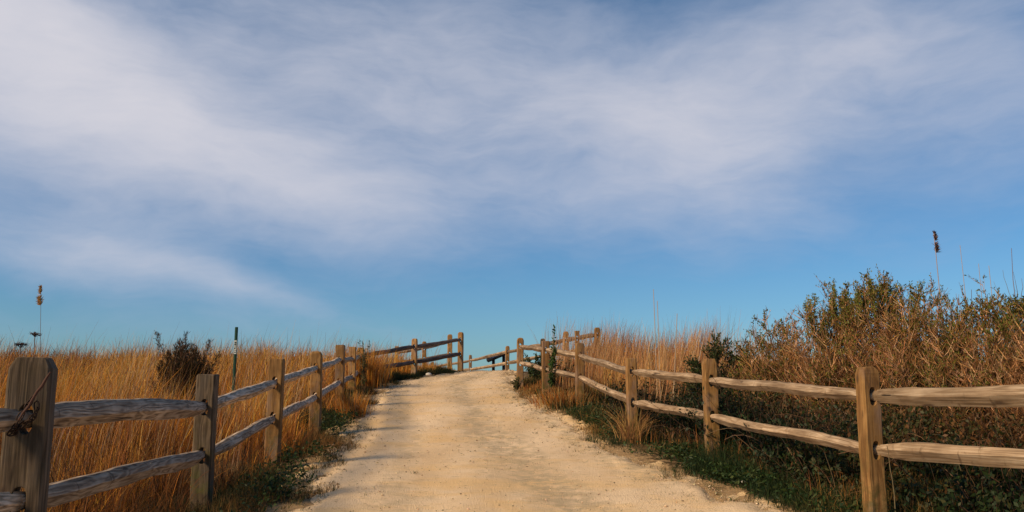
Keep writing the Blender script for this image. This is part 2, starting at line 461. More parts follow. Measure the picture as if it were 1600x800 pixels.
def post_mesh(w, t, h, holes, seed, style):
    """w across the fence, t along it, h above ground; stands on z=0, goes .3 m into the soil; holes at the given heights"""
    r = random.Random(seed)
    bm = bmesh.new()
    hw, ht = w / 2, t / 2
    nz = 16
    # outline of the section: corners slightly chamfered
    ch = .012
    sec = [(-hw + ch, -ht), (hw - ch, -ht), (hw, -ht + ch), (hw, ht - ch), (hw - ch, ht), (-hw + ch, ht), (-hw, ht - ch), (-hw, -ht + ch)]
    def ring(z, s=1.0, sy=1.0, dx=0):
        return [bm.verts.new((x * s + dx + r.uniform(-.0022, .0022), y * sy + r.uniform(-.0022, .0022), z + r.uniform(-.003, .003))) for x, y in sec]
    zt = {'round': [(-.075, 1), (-.045, .97), (-.022, .86), (-.006, .66), (0, .40)], 'chamfer': [(-.05, 1), (-.004, .74), (0, .62)], 'flat': [(-.012, 1), (0, .93)]}[style]
    rows = []
    bow = r.uniform(-.006, .006)
    for k in range(nz):
        z = -.3 + (h + zt[0][0] + .3) * k / nz
        rows.append(ring(z, dx=bow * math.sin(3 * k / nz)))
    for dz, s in zt: rows.append(ring(h + dz, s, .5 + .5 * s if style == 'round' else .8 + .2 * s))
    for a, b_ in zip(rows, rows[1:]):
        for j in range(8): bm.faces.new((a[j], a[(j + 1) % 8], b_[(j + 1) % 8], b_[j]))
    bm.faces.new(rows[-1]); bm.faces.new(list(reversed(rows[0])))
    bm.normal_update()
    me = smooth_poly_mesh(bm, 'post')
    o = bpy.data.objects.new('tmp', me); C.objects.link(o)
    cut = bmesh.new()
    for hz in holes:
        n = 18; A, B = [], []
        for j in range(n):
            a = 2 * math.pi * j / n
            ca, sa = math.cos(a), math.sin(a)
            x = .030 * abs(ca) ** .7 * (1 if ca > 0 else -1); z = .066 * abs(sa) ** .8 * (1 if sa > 0 else -1)
            A.append(cut.verts.new((x, -.3, hz + z))); B.append(cut.verts.new((x, .3, hz + z)))
        for j in range(n): cut.faces.new((A[j], A[(j + 1) % n], B[(j + 1) % n], B[j]))
        cut.faces.new(list(reversed(A))); cut.faces.new(B)
    bmesh.ops.recalc_face_normals(cut, faces=cut.faces[:])
    cme = smooth_poly_mesh(cut, 'cut'); co = bpy.data.objects.new('cut', cme); C.objects.link(co)
    md = o.modifiers.new('b', 'BOOLEAN'); md.operation = 'DIFFERENCE'; md.object = co; md.solver = 'EXACT'
    bv = o.modifiers.new('v', 'BEVEL'); bv.width = .004; bv.segments = 1; bv.limit_method = 'ANGLE'; bv.angle_limit = R(50)
    dg = bpy.context.evaluated_depsgraph_get()
    out = bpy.data.meshes.new_from_object(o.evaluated_get(dg))
    bpy.data.objects.remove(o); bpy.data.objects.remove(co); bpy.data.meshes.remove(cme)
    return out

def rail_obj(p0, p1, seed, mat, parent, th=.125, wd=.122, wave=.011, flip=1):
    """split rail: wedge-shaped, wavy, ends shaved down to fit the holes"""
    r = random.Random(seed)
    ax = p1 - p0; L = ax.length; ax.normalize()
    side = ax.cross(Vector((0, 0, 1))).normalized(); up = side.cross(ax).normalized()
    M = Matrix(((ax.x, side.x, up.x, p0.x), (ax.y, side.y, up.y, p0.y), (ax.z, side.z, up.z, p0.z), (0, 0, 0, 1)))
    n = 34
    # irregular wedge: a ridge facing each way, flatter top, thin underside
    shape = [(-.50, .02 + r.uniform(-.1, .1)), (-.38, .30), (-.12, .50), (.14, .50), (.40, .28), (.50, .0 + r.uniform(-.1, .1)), (.10, -.50), (-.08, -.50)]
    bm = bmesh.new(); rows = []
    ph = [r.uniform(0, 6.28) for _ in range(8)]; f1, f2 = r.uniform(1.2, 2.4), r.uniform(3.2, 5.5)
    f3 = r.uniform(9, 14)
    ext = .035
    def rw(m, a): return np.array([r.uniform(-a, a) for _ in range(m)])
    wz, wy, ws, wt = rw(9, 1.0), rw(8, 1.0), rw(11, .10), rw(7, .30)
    def at(w_, u): return float(np.interp(u * (len(w_) - 1), np.arange(len(w_)), w_))
    wz = np.convolve(np.pad(wz, 1, mode='edge'), [.25, .5, .25], 'valid') * 1.7
    for k in range(n + 1):
        u = k / n; x = -ext + (L + 2 * ext) * u
        de = min(x + ext, L + ext - x)
        tp = .52 + .48 * min(1, max(0, (de - .04) / .28)) ** .8
        tw = at(wt, u)
        dz = wave * at(wz, u) * min(1, max(0, de - .03) / .3)
        dy = wave * at(wy, u) * min(1, max(0, de - .03) / .3) + flip * .010 * (1 if u < .5 else -1) * (1 - min(1, de / .3))
        sc = 1 + at(ws, u)
        row = []
        for (a, c) in shape:
            a2 = a * math.cos(tw) - c * math.sin(tw) * .5; c2 = a * math.sin(tw) * .5 + c * math.cos(tw)
            row.append(bm.verts.new((x, dy + a2 * wd * (tp * .55 + .1 if tp < .7 else tp * .95) * sc + r.uniform(-.0018, .0018), dz + c2 * th * tp * sc + r.uniform(-.0018, .0018))))
        rows.append(row)
    m_ = len(shape)
    for a, b_ in zip(rows, rows[1:]):
        for j in range(m_): bm.faces.new((a[j], b_[j], b_[(j + 1) % m_], a[(j + 1) % m_]))
    bm.faces.new(rows[0]); bm.faces.new(list(reversed(rows[-1])))
    bmesh.ops.recalc_face_normals(bm, faces=bm.faces[:])
    for f in bm.faces: f.smooth = True
    for e in bm.edges:
        e.smooth = True
    # long edges between the split faces stay crisp
    for row, nxt in zip(rows, rows[1:]):
        for j in (0, 2, 3, 5, 6, 7):
            e = bm.edges.get((row[j], nxt[j]))
            if e: e.smooth = False
    me = smooth_poly_mesh(bm, 'rail')
    o = link('rail', me, mat)
    o.parent = parent
    o.matrix_basis = M if parent is None else Matrix.Translation(-Vector(parent.location)) @ M
    return o

def build_fence(label, group, posts, segs_mats, closed_rails=True, seed0=0):
    """posts: (world top point, z of upper rail, z of lower rail, style, material, width)"""
    root = empty('rail_fence', (posts[len(posts) // 2][0].x, posts[len(posts) // 2][0].y, float(height(posts[len(posts) // 2][0].x, posts[len(posts) // 2][0].y))), label, 'fence', group)
    base = Vector(root.location)
    for i, (tp, zu, zl, style, mat, w, lean) in enumerate(posts):
        a = posts[max(0, i - 1)][0]; c = posts[min(len(posts) - 1, i + 1)][0]
        d = Vector((c.x - a.x, c.y - a.y, 0)).normalized()
        d = (d * .5 + Vector((0, 1 if d.y >= 0 else -1, 0)) * .5).normalized() if abs(d.y) > .3 else d
        g = float(height(tp.x, tp.y))
        h = tp.z - g
        me = post_mesh(w, w * .74, h, [zu - g, zl - g], seed0 + i, style)
        o = link('post', me, mat, root)
        o.location = Vector((tp.x, tp.y, g)) - base
        o.rotation_euler = (lean[0], lean[1], (math.atan2(d.y, d.x) - math.pi / 2) if len(lean) < 3 else lean[2])
    for i in range(len(posts) - 1):
        A, B = posts[i], posts[i + 1]
        mu, ml, th = segs_mats[i]
        for z0, z1, m, s in ((A[1], B[1], mu, 1), (A[2], B[2], ml, 2)):
            rail_obj(Vector((A[0].x, A[0].y, z0)), Vector((B[0].x, B[0].y, z1)), seed0 * 10 + i * 7 + s * 31, m, root, th=th * random.uniform(.94, 1.08), flip=1 if i % 2 else -1)
    return root

def pst(px, pyt, Y, pyu, pyl, style='chamfer', mat=None, w=.155, lean=(0, 0)):
    t = P(px, pyt, Y)
    return (t, P(px, pyu, Y).z, P(px, pyl, Y).z, style, mat or M_post, w, lean)

G, Tn, Dk = M_rail, M_rail_tan, M_rail_dark
A0t = Vector((-3.35, 1.25, 1.56))
left = [(A0t, 1.32, .93, 'chamfer', M_post_grey_shade, .15, (0, 0)),
        pst(54, 559, 3.85, 654, 782, 'chamfer', M_post_grey_shade, .180, (0, 0, R(17))),
        pst(326, 585, 6.9, 636, 711, 'flat', M_post_grey_shade, .155, (.01, 0)),
        pst(431, 561, 8.9, 598, 653, 'flat', None, .150, (0, .012)),
        pst(496, 549, 11.4, 575, 620, 'round', None, .150, (0, -.01)),
        pst(532, 539, 14.4, 563, 597, 'flat', None, .150),
        pst(551, 542, 17.0, 561, 589, 'flat', None, .145),
        pst(564, 543, 19.3, 556, 578, 'flat', None, .13),
        pst(648, 529, 22.0, 542, 566, 'round', None, .145),
        pst(720, 519, 24.0, 531, 553, 'round', None, .150)]
build_fence('weathered grey two-rail split wood fence running up the left side of the path', None, left,
            [(G, G, .135), (G, G, .125), (G, G, .105), (G, G, .10), (G, G, .10), (G, G, .10), (G, G, .10), (Dk, Dk, .105), (Dk, Dk, .105)], seed0=100)
lret = [pst(720.5, 524, 24.45, 533, 555, 'flat', None, .12), pst(703, 522.5, 26.0, 533.5, 553, 'round', None, .145), pst(663, 533.5, 28.6, 544, 561, 'round', None, .14), pst(620, 541, 31.5, 551, 566, 'flat', None, .14)]
build_fence('short fence mostly hidden in dry grass behind the far left rails', None, lret[1:], [(Dk, Dk, .10)] * 2, seed0=150)

B0t = Vector((4.75, 4.05, 1.64))
right = [(B0t, 1.44, 1.03, 'round', M_post, .14, (0, 0)),
         pst(1354, 573, 6.1, 619, 703, 'round', None, .142, (0, 0)),
         pst(1108, 561, 9.2, 595, 651, 'chamfer', None, .150, (0, 0)),
         pst(987, 560, 11.0, 581, 629, 'flat', None, .135, (0, -.01)),
         pst(905, 536, 14.4, 556, 590, 'chamfer', None, .150, (0, .008)),
         pst(852.5, 533, 16.1, 547, 577, 'flat', None, .145),
         pst(813, 528, 18.5, 541, 567, 'round', None, .145)]
build_fence('tan two-rail split wood fence running up the right side of the path', None, right,
            [(Tn, Tn, .128), (Tn, Tn, .105), (Tn, Tn, .10), (Tn, Tn, .10), (Tn, Tn, .10), (Tn, Tn, .10)], seed0=200)
rear = [pst(676, 566, 35.5, 574, 587, 'flat', None, .13), pst(735, 554.5, 31.0, 563.5, 577, 'round', None, .11), pst(793, 540.5, 26.5, 550, 567, 'round', None, .125),
        pst(848, 529, 23.6, 539, 557, 'round', M_post_grey_shade, .13), pst(884, 518, 21.8, 531.5, 551, 'round', None, .135), pst(901.5, 517, 21.1, 528.5, 548, 'flat', None, .11),
        pst(933, 512, 20.0, 523.5, 544, 'chamfer', None, .135)]
build_fence('far split rail fence crossing behind the crest and the black panel stand', None, rear,
            [(Tn, Tn, .10), (Tn, Tn, .10), (Tn, Tn, .10), (Dk, Tn, .11), (Dk, Tn, .11), (Dk, Tn, .11)], seed0=300)

# x of the fence line for a distance y
FL = np.array([(-10, -6), (1.25, -3.35)] + [(p[0].y, p[0].x) for p in left[1:]] + [(30, -6), (50, -16)])
FR = np.array([(-10, 12), (0, 8.5), (4.05, 4.75)] + [(p[0].y, p[0].x) for p in right[1:]] + [(24, .9), (26.5, 0.0), (31, -1.5), (50, -8)])
def fenceL(y): return np.interp(y, FL[:, 0], FL[:, 1])
def fenceR(y): return np.interp(y, FR[:, 0], FR[:, 1])

# ------------------------------------------------------------------ grasses (uncountable: one object a kind)
def on_ground(x, y, dz=-.01): return np.stack([x, y, height(x, y) + dz], 1)

GOLD, ORNG, STRAW, RUST, BROWN = (.64, .285, .036), (.48, .18, .025), (.62, .37, .10), (.26, .088, .022), (.085, .038, .014)
def field_left():
    tn = 7000
    ty = rng.uniform(2.0, 30, tn); tx = rng.uniform(-1.05, -.02, tn) * np.maximum(ty, 3.5)
    cnt = rng.integers(18, 52, tn); ti = np.repeat(np.arange(tn), cnt); n = len(ti)
    sr = rng.uniform(.05, .13, tn)[ti]
    ox, oy = rng.normal(0, 1, n) * sr, rng.normal(0, 1, n) * sr
    x, y = tx[ti] + ox, ty[ti] + oy
    tuft_h, tuft_q, tuft_l = rng.uniform(.62, 1.22, tn), rng.normal(0, .75, tn), rng.normal(.15, .9, tn)
    lim = fenceL(y) - .05 + .10 * nz_edge(x, y)
    k = (x < lim) & (y > 1.5); x, y, ti, ox, oy = x[k], y[k], ti[k], ox[k], oy[k]; n = len(x)
    cl = nz_clump(x, y); big = nz_col(x, y)
    keep = rng.random(n) < np.clip(.62 + .42 * cl + .15 * nz_mid(x, y), .07, 1); x, y, cl, big, ti, ox, oy = x[keep], y[keep], cl[keep], big[keep], ti[keep], ox[keep], oy[keep]; n = len(x)
    h = (.68 + .11 * cl + .07 * big) * tuft_h[ti] * rng.uniform(.4, 1.15, n)
    edge = fenceL(y) - x
    h *= .62 + .38 * sstep(0, 1.0, edge)
    h *= 1 - .50 * sstep(19.5, 20.5, y) * (1 - sstep(.4, 1.6, edge))
    h *= 1 - .35 * (1 - sstep(3, 8, y))
    w = rng.uniform(.0035, .0090, n) * np.clip(y / 8, .8, 2.6)
    wind = .35 + .5 * nz_mid(x * .6, y * .6)
    ang = np.where(rng.random(n) < .30, wind * .9 + tuft_l[ti], np.arctan2(oy, ox) + rng.normal(0, .6, n))
    bend = np.abs(rng.normal(.30, .30, n)) + .04; bend = np.where(rng.random(n) < .07, rng.uniform(.9, 1.5, n), bend)
    q = .75 * big + .35 * cl + 1.35 * tuft_q[ti] - .25 + rng.normal(0, .45, n) + .35 * sstep(6, 12, y) - .95 * (1 - sstep(3.5, 9.5, y)) - .9 * (1 - sstep(0, .9, edge))  # darker picks close by and along the fence paint in the shade there
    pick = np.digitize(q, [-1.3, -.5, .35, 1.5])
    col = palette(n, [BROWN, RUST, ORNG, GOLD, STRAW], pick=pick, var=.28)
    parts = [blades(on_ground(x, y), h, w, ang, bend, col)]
    # tall seeding stalks that break the skyline
    m = 7500
    y2 = rng.uniform(7, 28, m); x2 = rng.uniform(-1.0, -.02, m) * y2; k = x2 < fenceL(y2) - .2; x2, y2 = x2[k], y2[k]; m = len(x2)
    k = rng.random(m) < np.clip(.5 + .35 * nz_clump(x2 * .7, y2 * .7), .1, 1); x2, y2 = x2[k], y2[k]; m = len(x2)
    hh = rng.uniform(.75, 1.25, m) * np.where(rng.random(m) < .10, 1.25, 1)
    parts.append(blades(on_ground(x2, y2), hh, rng.uniform(.004, .007, m) * np.clip(y2 / 9, 1, 2.0), rng.normal(.2, .9, m), rng.uniform(.08, .4, m), palette(m, [(.40, .23, .12), (.30, .15, .08), (.5, .33, .18)]), seg=4))
    V, F, c = join(parts)
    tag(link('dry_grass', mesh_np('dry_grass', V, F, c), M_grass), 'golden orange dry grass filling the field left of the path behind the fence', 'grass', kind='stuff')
field_left()

def field_right():
    n = 150000
    y = rng.uniform(6.5, 30, n); u = rng.uniform(-.02, 1.0, n); x = u * y
    lim = fenceR(y) + .05 + .08 * nz_edge(x, y)
    k = (x > lim); x, y = x[k], y[k]; n = len(x)
    cl = nz_clump(x + 9, y); big = nz_col(x + 5, y)
    tall = sstep(11.8, 13.6, y) * (1 - sstep(4.2, 5.5, x)) * sstep(.3, 1.2, x - fenceR(y) + .2)
    keep = rng.random(n) < np.clip(.5 + .45 * cl, .08, 1); x, y, cl, big, tall = x[keep], y[keep], cl[keep], big[keep], tall[keep]; n = len(x)
    dense = rng.random(n) < (.30 + .70 * tall) + sstep(16, 18, y); x, y, cl, big, tall = x[dense], y[dense], cl[dense], big[dense], tall[dense]; n = len(x)
    h = (.30 + .06 * cl + .66 * tall * np.clip(.72 + .30 * cl + .25 * nz_mid(x * .8, y * .8), .15, 1.4)) * rng.uniform(.5, 1.12, n)
    h *= 1 - .55 * (1 - sstep(0, .7, x - fenceR(y))) * sstep(14, 16, y)
    h *= 1 - .45 * sstep(17.5, 19, y) * (1 - sstep(1.4, 2.4, x))
    w = rng.uniform(.0035, .007, n) * np.clip(y / 8, .9, 2.2)
    ang = np.where(rng.random(n) < .5, rng.normal(.2, .8, n), rng.uniform(0, 6.28, n))
    bend = np.abs(rng.normal(.20, .2, n)) + .04
    q = big * .8 + rng.normal(0, .8, n)
    pick = np.digitize(q, [-1.2, -.2, .7, 1.6])
    col = palette(n, [(.10, .048, .018), (.28, .095, .028), (.44, .17, .04), (.54, .25, .06), STRAW], pick=pick, var=.28)
    parts = [blades(on_ground(x, y), h, w, ang, bend, col)]
    m = 4200
    y2 = rng.uniform(11.5, 20, m); x2 = fenceR(y2) + rng.uniform(.4, 3.2, m); k = rng.random(m) < np.clip(.5 + .45 * nz_clump(x2 * .8, y2), .05, 1); x2, y2 = x2[k], y2[k]; m = len(x2)
    hh = rng.uniform(.85, 1.35, m) * np.clip(1 + .16 * nz_clump(x2 * .6, y2 * .6), .7, 1.3)
    parts.append(blades(on_ground(x2, y2), hh, rng.uniform(.004, .007, m) * np.clip(y2 / 9, 1, 1.8), rng.normal(.0, 1.2, m), rng.uniform(.05, .35, m), palette(m, [(.50, .26, .11), (.42, .17, .06), (.55, .34, .16)]), seg=4))
    V, F, c = join(parts)
    tag(link('tall_grass', mesh_np('tall_grass', V, F, c), M_grass), 'reddish brown tall grass behind the right fence', 'grass', kind='stuff')
field_right()

def verge():
    """short green grass and weeds along both rims of the path"""
    parts = []
    # left: a ragged green strip that laps over the sand
    n = 52000
    y = 2.2 + 21.5 * rng.random(n) ** 1.25; a = fenceL(y) - .35; b_ = edgeL(y) + .02 + .17 * nz_edge(0 * y + 3, y) + .08 * nz_edge(y * 2, y)
    x = a + (b_ - a) * rng.random(n) ** .8
    cl = nz_clump(x * 1.5, y * 1.5)
    k = rng.random(n) < np.clip(.72 + .5 * cl, .1, 1); x, y, cl = x[k], y[k], cl[k]; n = len(x)
    h = (.15 + .04 * cl) * rng.uniform(.4, 1.4, n) * (1 - .55 * sstep(.5, 0, edgeL(y) + .05 - x))
    pick = np.digitize(nz_col(x * 2, y * 2) + rng.normal(0, .7, n), [-.9, .2, 1.15])
    col = palette(n, [(.018, .028, .008), (.040, .046, .013), (.10, .065, .020), (.26, .13, .038)], pick=pick)
    parts.append(blades(on_ground(x, y), h, rng.uniform(.004, .008, n) * np.clip(y / 9, .9, 1.8), rng.uniform(0, 6.28, n), np.abs(rng.normal(.45, .3, n)), col))
    # right strip
    n = 90000
    y = 4.5 + 15.5 * rng.random(n) ** 1.2; a = edgeR(y) - .02 + .12 * nz_edge(0 * y + 8, y) + .06 * nz_edge(y * 2.3, y); b_ = fenceR(y) + 1.1
    x = a + (b_ - a) * rng.random(n) ** .9
    cl = nz_clump(x * 1.4 + 2, y * 1.4)
    k = rng.random(n) < np.clip(.50 + .60 * cl, .04, 1) * (.25 + .75 * sstep(0, .3, x - edgeR(y))); x, y, cl = x[k], y[k], cl[k]; n = len(x)
    out = x - edgeR(y)
    h = np.clip(.07 + .09 * sstep(.1, .6, out) + .05 * cl, .02, .3) * rng.uniform(.4, 1.5, n)
    far = sstep(9.5, 13, y)
    pick = np.digitize(nz_col(x * 1.7, y * 1.7) + .9 * far + rng.normal(0, .8, n), [-.6, .35, .95])
    col = palette(n, [(.016, .032, .008), (.030, .050, .013), (.085, .070, .020), (.26, .14, .04)], pick=pick)
    parts.append(blades(on_ground(x, y), h, rng.uniform(.004, .009, n) * np.clip(y / 9, .9, 1.8), rng.uniform(0, 6.28, n), np.abs(rng.normal(.4, .3, n)), col))
    # stray tufts out on the sand near the rims
    m = 420
    side = rng.random(m) < .45
    ty = 5 + 14 * rng.random(m) ** 1.6
    tx = np.where(side, edgeL(ty) + np.abs(rng.normal(.05, .22, m)), edgeR(ty) - np.abs(rng.normal(.05, .28, m)))
    kk = rng.integers(4, 16, m)
    x = np.repeat(tx, kk) + rng.normal(0, .022, kk.sum()); y = np.repeat(ty, kk) + rng.normal(0, .022, kk.sum()); n = len(x)
    bs = on_ground(x, y, .02)
    parts.append(blades(bs, rng.uniform(.02, .06, n), rng.uniform(.004, .007, n), rng.uniform(0, 6.28, n), rng.uniform(.3, 1.2, n), palette(n, [(.06, .08, .02), (.10, .09, .03), (.2, .13, .05)]), seg=2))
    V, F, c = join(parts)
    tag(link('verge_grass', mesh_np('verge_grass', V, F, c), M_grass), 'short dark green grass creeping over both rims of the sandy path', 'grass', kind='stuff')
    # broad-leaved weeds
    parts = []
    m = 1500
    side = rng.random(m) < .14
    ty = 4.5 + 12 * rng.random(m) ** 1.3
    tx = np.where(side, rng.uniform(0, 1, m) * (edgeL(ty) - fenceL(ty)) + fenceL(ty), edgeR(ty) + .12 + rng.uniform(0, 1, m) ** .8 * (fenceR(ty) + .8 - edgeR(ty)))
    k = rng.random(m) < np.clip(.4 + .8 * nz_clump(tx * 1.2, ty * 1.2 + 4), 0, 1); tx, ty = tx[k], ty[k]; m = len(tx)
    kk = rng.integers(14, 34, m); n = kk.sum()
    x = np.repeat(tx, kk) + rng.normal(0, .055, n); y = np.repeat(ty, kk) + rng.normal(0, .055, n)
    z = height(x, y) + rng.uniform(.0, .15, n)
    d = np.stack([rng.normal(size=n), rng.normal(size=n), rng.uniform(.1, 1.1, n)], 1); d /= np.linalg.norm(d, axis=1, keepdims=True)
    parts.append(leaves(np.stack([x, y, z], 1), d, rng.uniform(.025, .075, n), rng.uniform(.010, .024, n), palette(n, [(.016, .036, .009), (.028, .055, .013), (.055, .075, .018)])))
    V, F, c = join(parts)
    tag(link('weeds', mesh_np('weeds', V, F, c), M_leaf), 'low broad-leaved green weeds at the foot of the fences', 'weeds', kind='stuff')
verge()

# ------------------------------------------------------------------ shrubs
def curve(p0, p1, out, k=7, jit=.0):
    """(n,3) start and end to (n,k,3) points bowed outwards and upwards"""
    t = np.linspace(0, 1, k)[None, :, None]
    mid = (p0 + p1) / 2 + out
    Pt = (1 - t) ** 2 * p0[:, None] + 2 * t * (1 - t) * mid[:, None] + t ** 2 * p1[:, None]
    if jit: Pt[:, 1:] += np.cumsum(rng.normal(0, jit, Pt[:, 1:].shape), axis=1)
    return Pt

def shrub(name, px, Y, pytop, half_px, label, cat, twigcols, leafcols, basex=0.0, nmain=44, leafy=.6, topleaf=1.0, dark=1.0, shoots=(), leaf=(.032, .013), base_r=.30, lowfill=.5, group=None, ragged=.16):
    top = P(px, pytop, Y); g = float(height(top.x, top.y)); H = top.z - g
    rad = half_px / FPX * Y
    root = empty(name, (top.x, top.y, g), label, cat, group)
    n = int(nmain * 1.5)
    a = rng.uniform(0, 6.28, n); r = np.sqrt(rng.random(n))
    p0 = np.stack([basex + rng.normal(0, .06, n) + np.cos(a) * r * base_r * rad, np.sin(a) * r * base_r * rad, np.full(n, -.05)], 1)
    zt = H * (1 - .42 * r ** 2.2) * (1 - np.abs(rng.normal(0, ragged, n))); zt = np.clip(zt, .35 * H, 1.02 * H)
    p1 = np.stack([np.cos(a) * r * rad * 1.0, np.sin(a) * r * rad * 1.0, zt], 1)
    out = np.stack([np.cos(a) * r * rad * .25 - .25 * basex, np.sin(a) * r * rad * .22, -.10 * H * rng.random(n)], 1) + rng.normal(0, .05, (n, 3))
    K = 9
    main = curve(p0, p1, out, K, .010)
    th = np.linspace(1, .25, K)[None] * rng.uniform(.005, .011, (n, 1))
    tp = [tubes(main, th, palette(n, twigcols, var=.2) * .42, 4)]  # stem colour darkened to paint the shade inside the shrub
    # side branches
    m = n * 15
    ii = rng.integers(0, n, m); tt = rng.uniform(.30, .97, m); fi = tt * (K - 1); i0 = np.minimum(fi.astype(int), K - 2); fr = (fi - i0)[:, None]
    s0 = main[ii, i0] * (1 - fr) + main[ii, i0 + 1] * fr
    dm = main[ii, i0 + 1] - main[ii, i0]; dm /= np.linalg.norm(dm, axis=1, keepdims=True)
    rd = rng.normal(size=(m, 3)); rd[:, 2] = np.abs(rd[:, 2]) * .3; rd /= np.linalg.norm(rd, axis=1, keepdims=True)
    dd = dm * .85 + rd * .78 + np.array([0, 0, .12]); dd /= np.linalg.norm(dd, axis=1, keepdims=True)
    ln = rng.uniform(.16, .44, m) * (1.1 - .5 * tt) * min(1.2, H / 1.8)
    s1 = s0 + dd * ln[:, None]; s1[:, 2] = np.minimum(s1[:, 2], H * rng.uniform(.92, 1.06, m))
    s1[:, 2] = np.maximum(s1[:, 2], .02)
    sb = curve(s0, s1, rd * ln[:, None] * .12, 5, .004)
    tp.append(tubes(sb, np.linspace(1, .4, 5)[None] * rng.uniform(.0026, .0048, (m, 1)), palette(m, twigcols, var=.3) * (.55 + .5 * sstep(.3, .8, tt))[:, None], 3))  # branches low on a stem get darker bark as painted shade
    # twiglets
    q = m * 5
    jj = rng.integers(0, m, q); ti = rng.integers(1, 4, q)
    fr = rng.random((q, 1)); q0 = sb[jj, ti] * (1 - fr) + sb[jj, ti + 1] * fr
    rq = rng.normal(size=(q, 3)); rq /= np.linalg.norm(rq, axis=1, keepdims=True)
    dq = dd[jj] * .8 + rq * .70 + np.array([0, 0, .22]); dq /= np.linalg.norm(dq, axis=1, keepdims=True)
    lq = rng.uniform(.04, .16, q)
    q1 = q0 + dq * lq[:, None]
    tw = curve(q0, q1, rq * lq[:, None] * .1, 3)
    tp.append(tubes(tw, np.linspace(1, .5, 3)[None] * rng.uniform(.0018, .0034, (q, 1)) * max(1, Y / 9), palette(q, twigcols, var=.28), 3))
    V, F, c = join(tp)
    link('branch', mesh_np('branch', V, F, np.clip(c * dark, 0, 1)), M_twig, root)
    extra = []
    # leaves: thick on some shoots, absent on others
    ncl = SinNoise(int(px), 12, 2.5, 7)
    act = ncl(q0[:, 0] * 1.0, q0[:, 2] * 1.0 + q0[:, 1]) ; hi = q0[:, 2] / H
    pr = np.clip(leafy * (.75 + .8 * act) + topleaf * .8 * sstep(.55, .9, hi) * sstep(-.4, .4, act), 0, 1)
    sel = np.where(rng.random(q) < pr)[0]
    nl = 9
    ss = np.repeat(sel, nl); k = len(ss); f = rng.uniform(.1, 1.05, (k, 1))
    lp = q0[ss] * (1 - f) + q1[ss] * f
    ld = dq[ss] * .7 + rng.normal(0, .55, (k, 3)) + np.array([0, 0, .25]); ld /= np.linalg.norm(ld, axis=1, keepdims=True)
    lc = palette(k, leafcols, var=.25)
    lv = [leaves(lp, ld, rng.uniform(.5, 1.6, k) * leaf[0], rng.uniform(.6, 1.4, k) * leaf[1] * max(1, Y / 9), lc)]
    for (spx, spy, wpx) in shoots:                            # upright shoots packed with leaves
        tt_ = P(spx, spy, Y); cx_ = tt_.x - top.x; hz = tt_.z - g; ww = wpx / FPX * Y; ns = 6
        b0 = np.stack([np.full(ns, cx_ * .9) + rng.normal(0, .03, ns), rng.normal(0, .05, ns), np.full(ns, hz - .62)], 1)
        e0 = np.stack([cx_ + rng.uniform(-.5, .5, ns) * ww, rng.normal(0, .10, ns), hz * rng.uniform(.90, 1.0, ns)], 1); e0[0] = (cx_, 0, hz)
        cv = curve(b0, e0, np.zeros((ns, 3)), 8, .005)
        extra.append(tubes(cv, np.linspace(1, .4, 8)[None] * np.full((ns, 1), .005), palette(ns, twigcols), 3))
        kk = 150; idx = np.repeat(np.arange(ns), kk); f = rng.uniform(.22, 1, len(idx)); fi = f * 7; i0 = np.minimum(fi.astype(int), 6); fr = (fi - i0)[:, None]
        lp = cv[idx, i0] * (1 - fr) + cv[idx, i0 + 1] * fr + rng.normal(0, .016, (len(idx), 3))
        ld = rng.normal(0, .6, lp.shape) + np.array([0, 0, .8]); ld /= np.linalg.norm(ld, axis=1, keepdims=True); m_ = len(lp)
        lv.append(leaves(lp, ld, rng.uniform(.7, 1.3, m_) * .032, rng.uniform(.8, 1.3, m_) * .012, palette(m_, [(.11, .14, .018), (.19, .20, .03), (.26, .22, .05)], var=.2)))
    if extra:
        V, F, c = join(extra); link('shoot', mesh_np('shoot', V, F, c), M_twig, root)
    V, F, c = join(lv)
    link('foliage', mesh_np('foliage', V, F, c), M_leaf, root)
    return root

PINK = [(.52, .255, .10), (.38, .17, .06), (.60, .35, .19), (.22, .10, .04)]
OLIVE = [(.11, .12, .015), (.17, .165, .025), (.065, .075, .010), (.24, .15, .03)]
DEEP = [(.030, .045, .012), (.045, .06, .015), (.06, .07, .02)]
RUSTL = [(.17, .085, .025), (.10, .085, .02), (.24, .13, .045)]
grp = 'twiggy shrubs behind the right fence'
shrub('shrub', 1132, 10.9, 518, 46, 'small dark leafy shrub just behind the second near post of the right fence', 'shrub', [(.09, .055, .03)], DEEP, nmain=18, leafy=.55, ragged=.25, group=grp, leaf=(.034, .014))
shrub('shrub', 1215, 10.4, 490, 72, 'shorter bare pinkish twiggy shrub at the left end of the tall thicket', 'shrub', PINK, OLIVE, nmain=40, leafy=.34, topleaf=.1, leaf=(.026, .011), group=grp, basex=.40)
shrub('shrub', 1296, 9.7, 448, 72, 'tall shrub with green leafy shoots left of the right near fence post', 'shrub', PINK, OLIVE, nmain=46, leafy=.38, topleaf=.2, leaf=(.027, .0115), group=grp, basex=.35, shoots=((1262, 462, 22), (1302, 437, 34), (1318, 455, 22), (1282, 484, 22)))
shrub('shrub', 1366, 9.2, 431, 70, 'tallest shrub, dense green leafy tips rising above the right near fence post', 'shrub', PINK, OLIVE, nmain=46, leafy=.38, topleaf=.2, leaf=(.027, .0115), group=grp, basex=.15, shoots=((1342, 440, 20), (1357, 423, 26), (1381, 430, 24), (1401, 440, 22), (1422, 443, 18)))
shrub('shrub', 1446, 8.7, 444, 82, 'broad twiggy shrub with mostly bare rosy tops under the dark reed head', 'shrub', PINK, OLIVE, nmain=56, leafy=.34, topleaf=.12, leaf=(.026, .011), group=grp)
